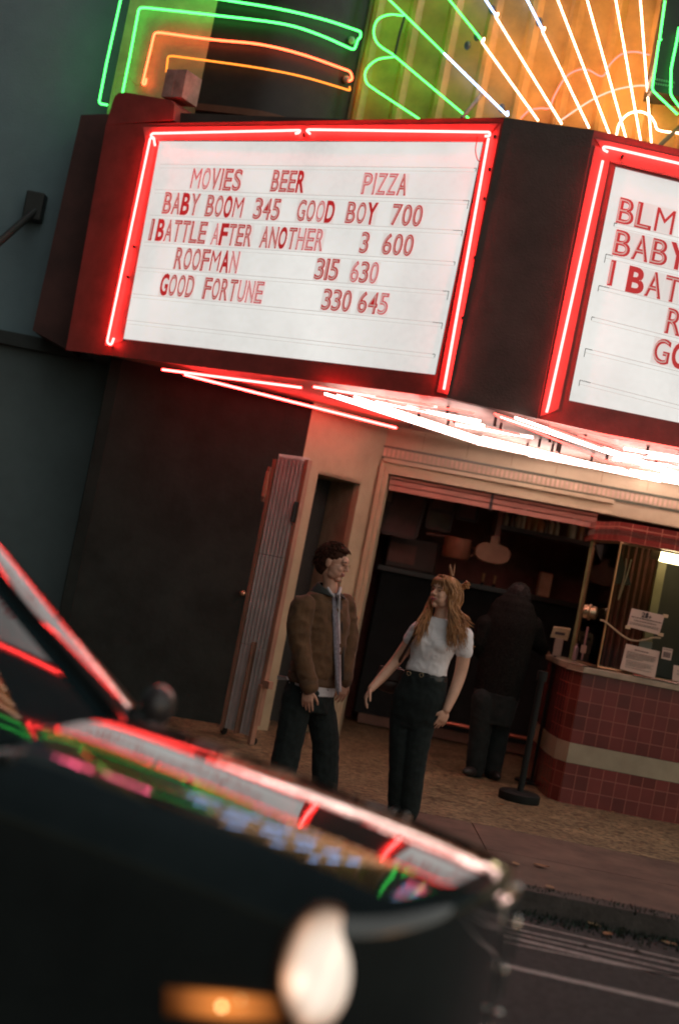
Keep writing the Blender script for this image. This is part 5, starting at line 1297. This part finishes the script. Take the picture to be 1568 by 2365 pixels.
limb(bd, [wv(938, 1620, .02), wv(924, 1760, .0), wv(918, 1878, .02)], [.07, .05, .04]); limb(bd, [wv(985, 1620, -.02), wv(958, 1760, -.04), wv(944, 1880, -.02)], [.07, .05, .04])
hand(bd, AR[-1], wv(838, 1622, -.05) - AR[-1], (.75, .3, -.2), (.0, -1, .1), .95, .62)
hand(bd, AL[-1], wv(1013, 1682, -.10) - AL[-1], (-.5, .8, 0), (-.9, -.35, 0), .97, .42)
organic('body', bd, skin_f, wom, .0042, 5)
face_parts(wom, hc, HM, .97, skin_f, lipf, mat('brow_fair', (.16, .08, .04), .8), eyem)
tr = MB(); loft(tr, [(wv(986, 1552, 0), .138, .100), (wv(980, 1575, 0), .155, .115), (wv(968, 1612, 0), .178, .130), (wv(959, 1650, 0), .168, .122), (wv(953, 1680, 0), .14, .10)], Rr)
limb(tr, [wv(932, 1640, .03), wv(924, 1760, .0), wv(918, 1874, .02)], [.094, .076, .068]); limb(tr, [wv(978, 1640, -.02), wv(958, 1760, -.04), wv(944, 1876, -.02)], [.094, .078, .068])
organic('trousers', tr, black_cloth, wom, .0075, 3, .007, 6.0)
for x, y in ((918, 1888), (944, 1888)): q = wv(x, y, 0); shoe((q.x, q.y, 0), F, bs_, wom, .24)
blt = MB(); loft(blt, [(wv(984, 1556, 0), .146, .107), (wv(982, 1566, 0), .152, .112)], Rr); blt.build('belt', mat('belt_black', (.015, .015, .015), .35), wom, True)
for px, py in ((944, 1556), (973, 1560)):
    p = wv(px, py, -.135); MB().tube([p + Vector((.012 * math.cos(a), 0, .014 * math.sin(a))) for a in [2 * math.pi * i / 14 for i in range(15)]], .0025, 6, False).build('belt_ring', mat('belt_brass', (.6, .45, .28), .25, metal=.9), wom, True)
# long wavy hair
rnd = random.Random(4)
def strands(n, targets, r0, m_, name):
    mb = MB()
    for i in range(n):
        tg = targets[i % len(targets)]; (pt, side, mids, end, spread) = tg
        root = hc + HM @ Vector((pt[0] + rnd.uniform(-.012, .012), pt[1] + rnd.uniform(-.02, .02), pt[2] + rnd.uniform(-.004, .006)))
        pts = [root]
        for q in mids: pts.append(hc + HM @ (Vector(q) + Vector((rnd.gauss(0, .008), rnd.gauss(0, .010), rnd.gauss(0, .006)))))
        e = wv(end[0] + max(-1.3, min(1.3, rnd.gauss(0, 1))) * spread[0] * .8, end[1] + max(-1.5, min(1.5, rnd.gauss(0, 1))) * spread[1], end[2] + rnd.gauss(0, .02))
        a = pts[-1]; ph = rnd.uniform(0, 6.28); am = rnd.uniform(.006, .016)
        for k in range(1, 6):
            s = k / 5; p = a.lerp(e, s); sag = Vector((0, 0, 0)); p = p + Vector((math.cos(ph + s * 8), math.sin(ph + s * 8) * .6, 0)) * am * s ** .7; pts.append(p)
        S = smoothline(pts, 3); n_ = len(S); rr = [r0 * (1.0 if j < n_ * .7 else max(.15, 1 - (j / n_ - .7) * 2.9)) for j in range(n_)]
        mb.tube(S, rr, 5)
    return mb
T = []
# (root, side, way over the skull, end in front or behind the shoulder)
T.append(((0.005, 0.055, 0.108), 1, [(0.05, 0.05, 0.085), (0.082, 0.02, 0.03), (0.088, 0.01, -0.05)], (962, 1470, -0.12), (9, 16)))
T.append(((-0.0, 0.035, 0.114), 1, [(0.062, 0.028, 0.078), (0.09, 0.0, 0.01), (0.094, -0.005, -0.07)], (975, 1455, -0.09), (10, 18)))
T.append(((-0.005, 0.055, 0.108), -1, [(-0.05, 0.052, 0.085), (-0.082, 0.022, 0.03), (-0.088, 0.012, -0.05)], (1044, 1480, -0.15), (9, 18)))
T.append(((-0.0, 0.035, 0.114), -1, [(-0.062, 0.028, 0.078), (-0.09, 0.0, 0.01), (-0.094, -0.005, -0.07)], (1062, 1478, -0.14), (10, 18)))
T.append(((-0.0, 0.0, 0.116), -1, [(-0.06, -0.03, 0.085), (-0.09, -0.045, 0.01), (-0.09, -0.05, -0.06)], (1075, 1470, -0.1), (8, 20)))
T.append(((-0.0, -0.03, 0.112), -1, [(-0.04, -0.08, 0.08), (-0.065, -0.105, 0.0), (-0.06, -0.1, -0.08)], (1085, 1465, 0.0), (6, 22)))
T.append(((-0.0, -0.03, 0.112), 1, [(0.04, -0.08, 0.08), (0.065, -0.105, 0.0), (0.06, -0.1, -0.08)], (1040, 1450, 0.1), (14, 18)))
hair = strands(480, T, .0036, None, 'hair')
hair.ellip(hc + HM @ Vector((0, -.018, .040)), (.081, .098, .086), HM, 18, 12); hair.ellip(hc + HM @ Vector((0, -.05, -.02)), (.068, .055, .085), HM, 16, 10)
for i in range(46):   # fringe
    x = rnd.uniform(-.055, .055); pts = [hc + HM @ Vector((x * .4, .050, .110)), hc + HM @ Vector((x * .9, .088, .078)), hc + HM @ Vector((x * 1.25 + math.copysign(.006, x), .092 - abs(x) * .28, .040 - abs(x) * .35))]
    hair.tube(smoothline(pts, 4), [.0045] * 6 + [.003, .002, .001], 5)
hair.tube(smoothline([wv(1078, 1480, -.02), wv(1090, 1492, -.03), wv(1098, 1494, -.04)], 4), [.006] * 5 + [.005, .004, .003, .001], 5)
fair = mat('fair_hair', (.48, .23, .09), .45, var=.25, scale=14, col2=(.20, .085, .035))
hair.build('hair', fair, wom, smooth=True, auto=False)
bun = MB(); c = wv(1077, 1352, .02)
for i in range(14):
    a = rnd.uniform(0, 6.28); bun.tube(smoothline([c + Vector((rnd.gauss(0, .012), rnd.gauss(0, .012), rnd.gauss(0, .013))) for _ in range(4)], 4), .006, 6)
bun.build('hair_knot', fair, wom, smooth=True)
clip = MB(); clip.tube(smoothline([wv(1043, 1330, .0), wv(1041, 1318, .0), wv(1039, 1308, .0), wv(1041, 1303, 0)], 4), [.010] * 6 + [.009, .008, .007, .006, .005, .004, .003], 8); clip.tube(smoothline([wv(1045, 1330, .01), wv(1048, 1316, .01), wv(1051, 1302, .01)], 4), [.009] * 4 + [.007, .006, .005, .003, .002], 8)
clip.build('hair_clip', mat('clip_amber', (.30, .14, .07), .4), wom, smooth=True)
# strap and bag
bagm = mat('bag_leather', (.045, .022, .016), .5)
bag = thing('handbag', wv(905, 1560, .16), 'small dark brown shoulder bag hanging behind the woman in white', 'bag')
MB().tube(smoothline([wv(976, 1432, -.02), wv(966, 1446, -.055), wv(952, 1475, -.06), wv(934, 1508, -.02), wv(915, 1540, .10)], 6), .011, 8).build('strap', bagm, bag, True)
mb = MB(); c = wv(905, 1565, .19); mb.ellip(c, (.11, .045, .085)); mb.ellip(c + Vector((0, 0, -.05)), (.12, .05, .06)); o = mb.build('bag_body', bagm, bag, True)
MB().box(c.x - .10, c.x + .10, c.y - .058, c.y - .044, c.z - .02, c.z + .07).build('flap', bagm, bag, bevel=.01)

# ---------------------------------------------------------------- person in dark clothes at the booth, seen from behind
DP = 12.45
def pv_(px, py, dy=0.0): return oy(px, py, DP + dy)
per = thing('person', (pv_(1110, 1790).x, DP, 0), 'person in black fleece and dark trousers seen from behind at the booth', 'person')
F = Vector((.55, .83, 0)).normalized(); Rr = F.cross(Vector((0, 0, 1)))
hc, HM = pv_(1196, 1384, .10), frame3((.5, .8, -.5), (.2, .3, 1))
fl_ = MB()
loft(fl_, [(pv_(1192, 1376, .05), .10, .10), (pv_(1188, 1396, .03), .18, .13), (pv_(1184, 1414, .02), .210, .145), (pv_(1178, 1444, 0), .232, .155), (pv_(1168, 1500, 0), .228, .155), (pv_(1156, 1560, 0), .220, .150), (pv_(1146, 1610, 0), .208, .14)], Rr)
AR = [pv_(1230, 1446, .0), pv_(1240, 1480, .12), pv_(1252, 1500, .35)]; AL = [pv_(1122, 1444, .02), pv_(1110, 1490, .05), pv_(1130, 1530, .25)]
limb(fl_, AR, [.088, .082, .06]); limb(fl_, AL, [.088, .082, .06])
fleece = mat('black_fleece', (.016, .017, .016), 1.0, var=.35, scale=70, bump=.15, bscale=140, spec=.04)
organic('fleece', fl_, fleece, per, .009, 4, .005, 4)
bd = MB(); head(bd, hc, HM, 1.0, (pv_(1190, 1400, .05), pv_(1187, 1415, .02)))
loft(bd, [(pv_(1186, 1412, .02), .15, .09), (pv_(1170, 1500, 0), .18, .11), (pv_(1146, 1610, 0), .17, .11)], Rr)
limb(bd, AR, [.06, .05, .03]); limb(bd, AL, [.06, .05, .03])
L1 = [pv_(1158, 1620, .05), pv_(1150, 1700, .05), pv_(1138, 1778, .06)]; L2 = [pv_(1118, 1620, -.05), pv_(1108, 1700, -.05), pv_(1098, 1778, -.04)]
limb(bd, L1, [.08, .06, .045]); limb(bd, L2, [.08, .06, .045])
hand(bd, AR[-1], (.5, .8, -.1), (0, 0, -1), (-.8, .5, 0), 1.0, .4); hand(bd, AL[-1], (.5, .8, -.1), (0, 0, -1), (.8, -.5, 0), 1.0, .4)
organic('body', bd, skin, per, .006, 3)
face_parts(per, hc, HM, 1.0, skin, lipm, browm, eyem)
tr = MB(); loft(tr, [(pv_(1148, 1600, 0), .205, .145), (pv_(1140, 1640, 0), .195, .145), (pv_(1134, 1670, 0), .18, .135)], Rr)
limb(tr, L1, [.110, .092, .080]); limb(tr, L2, [.110, .092, .080]); organic('trousers', tr, black_cloth, per, .009, 3, .008, 6)
for q in (L1, L2): shoe((q[-1].x, q[-1].y - .03, 0), (-.6, -.5, 0) if q is L2 else (.2, -.7, 0), bs_, per)
rnd = random.Random(9)
curls(hc, HM, lambda d: d.y < .45, rnd, 600, .0035, .05, .010, 'hair', mat('black_hair', (.018, .016, .015), .7, var=.3, scale=40), per, [((0, -.02, .04), (.088, .104, .088))])
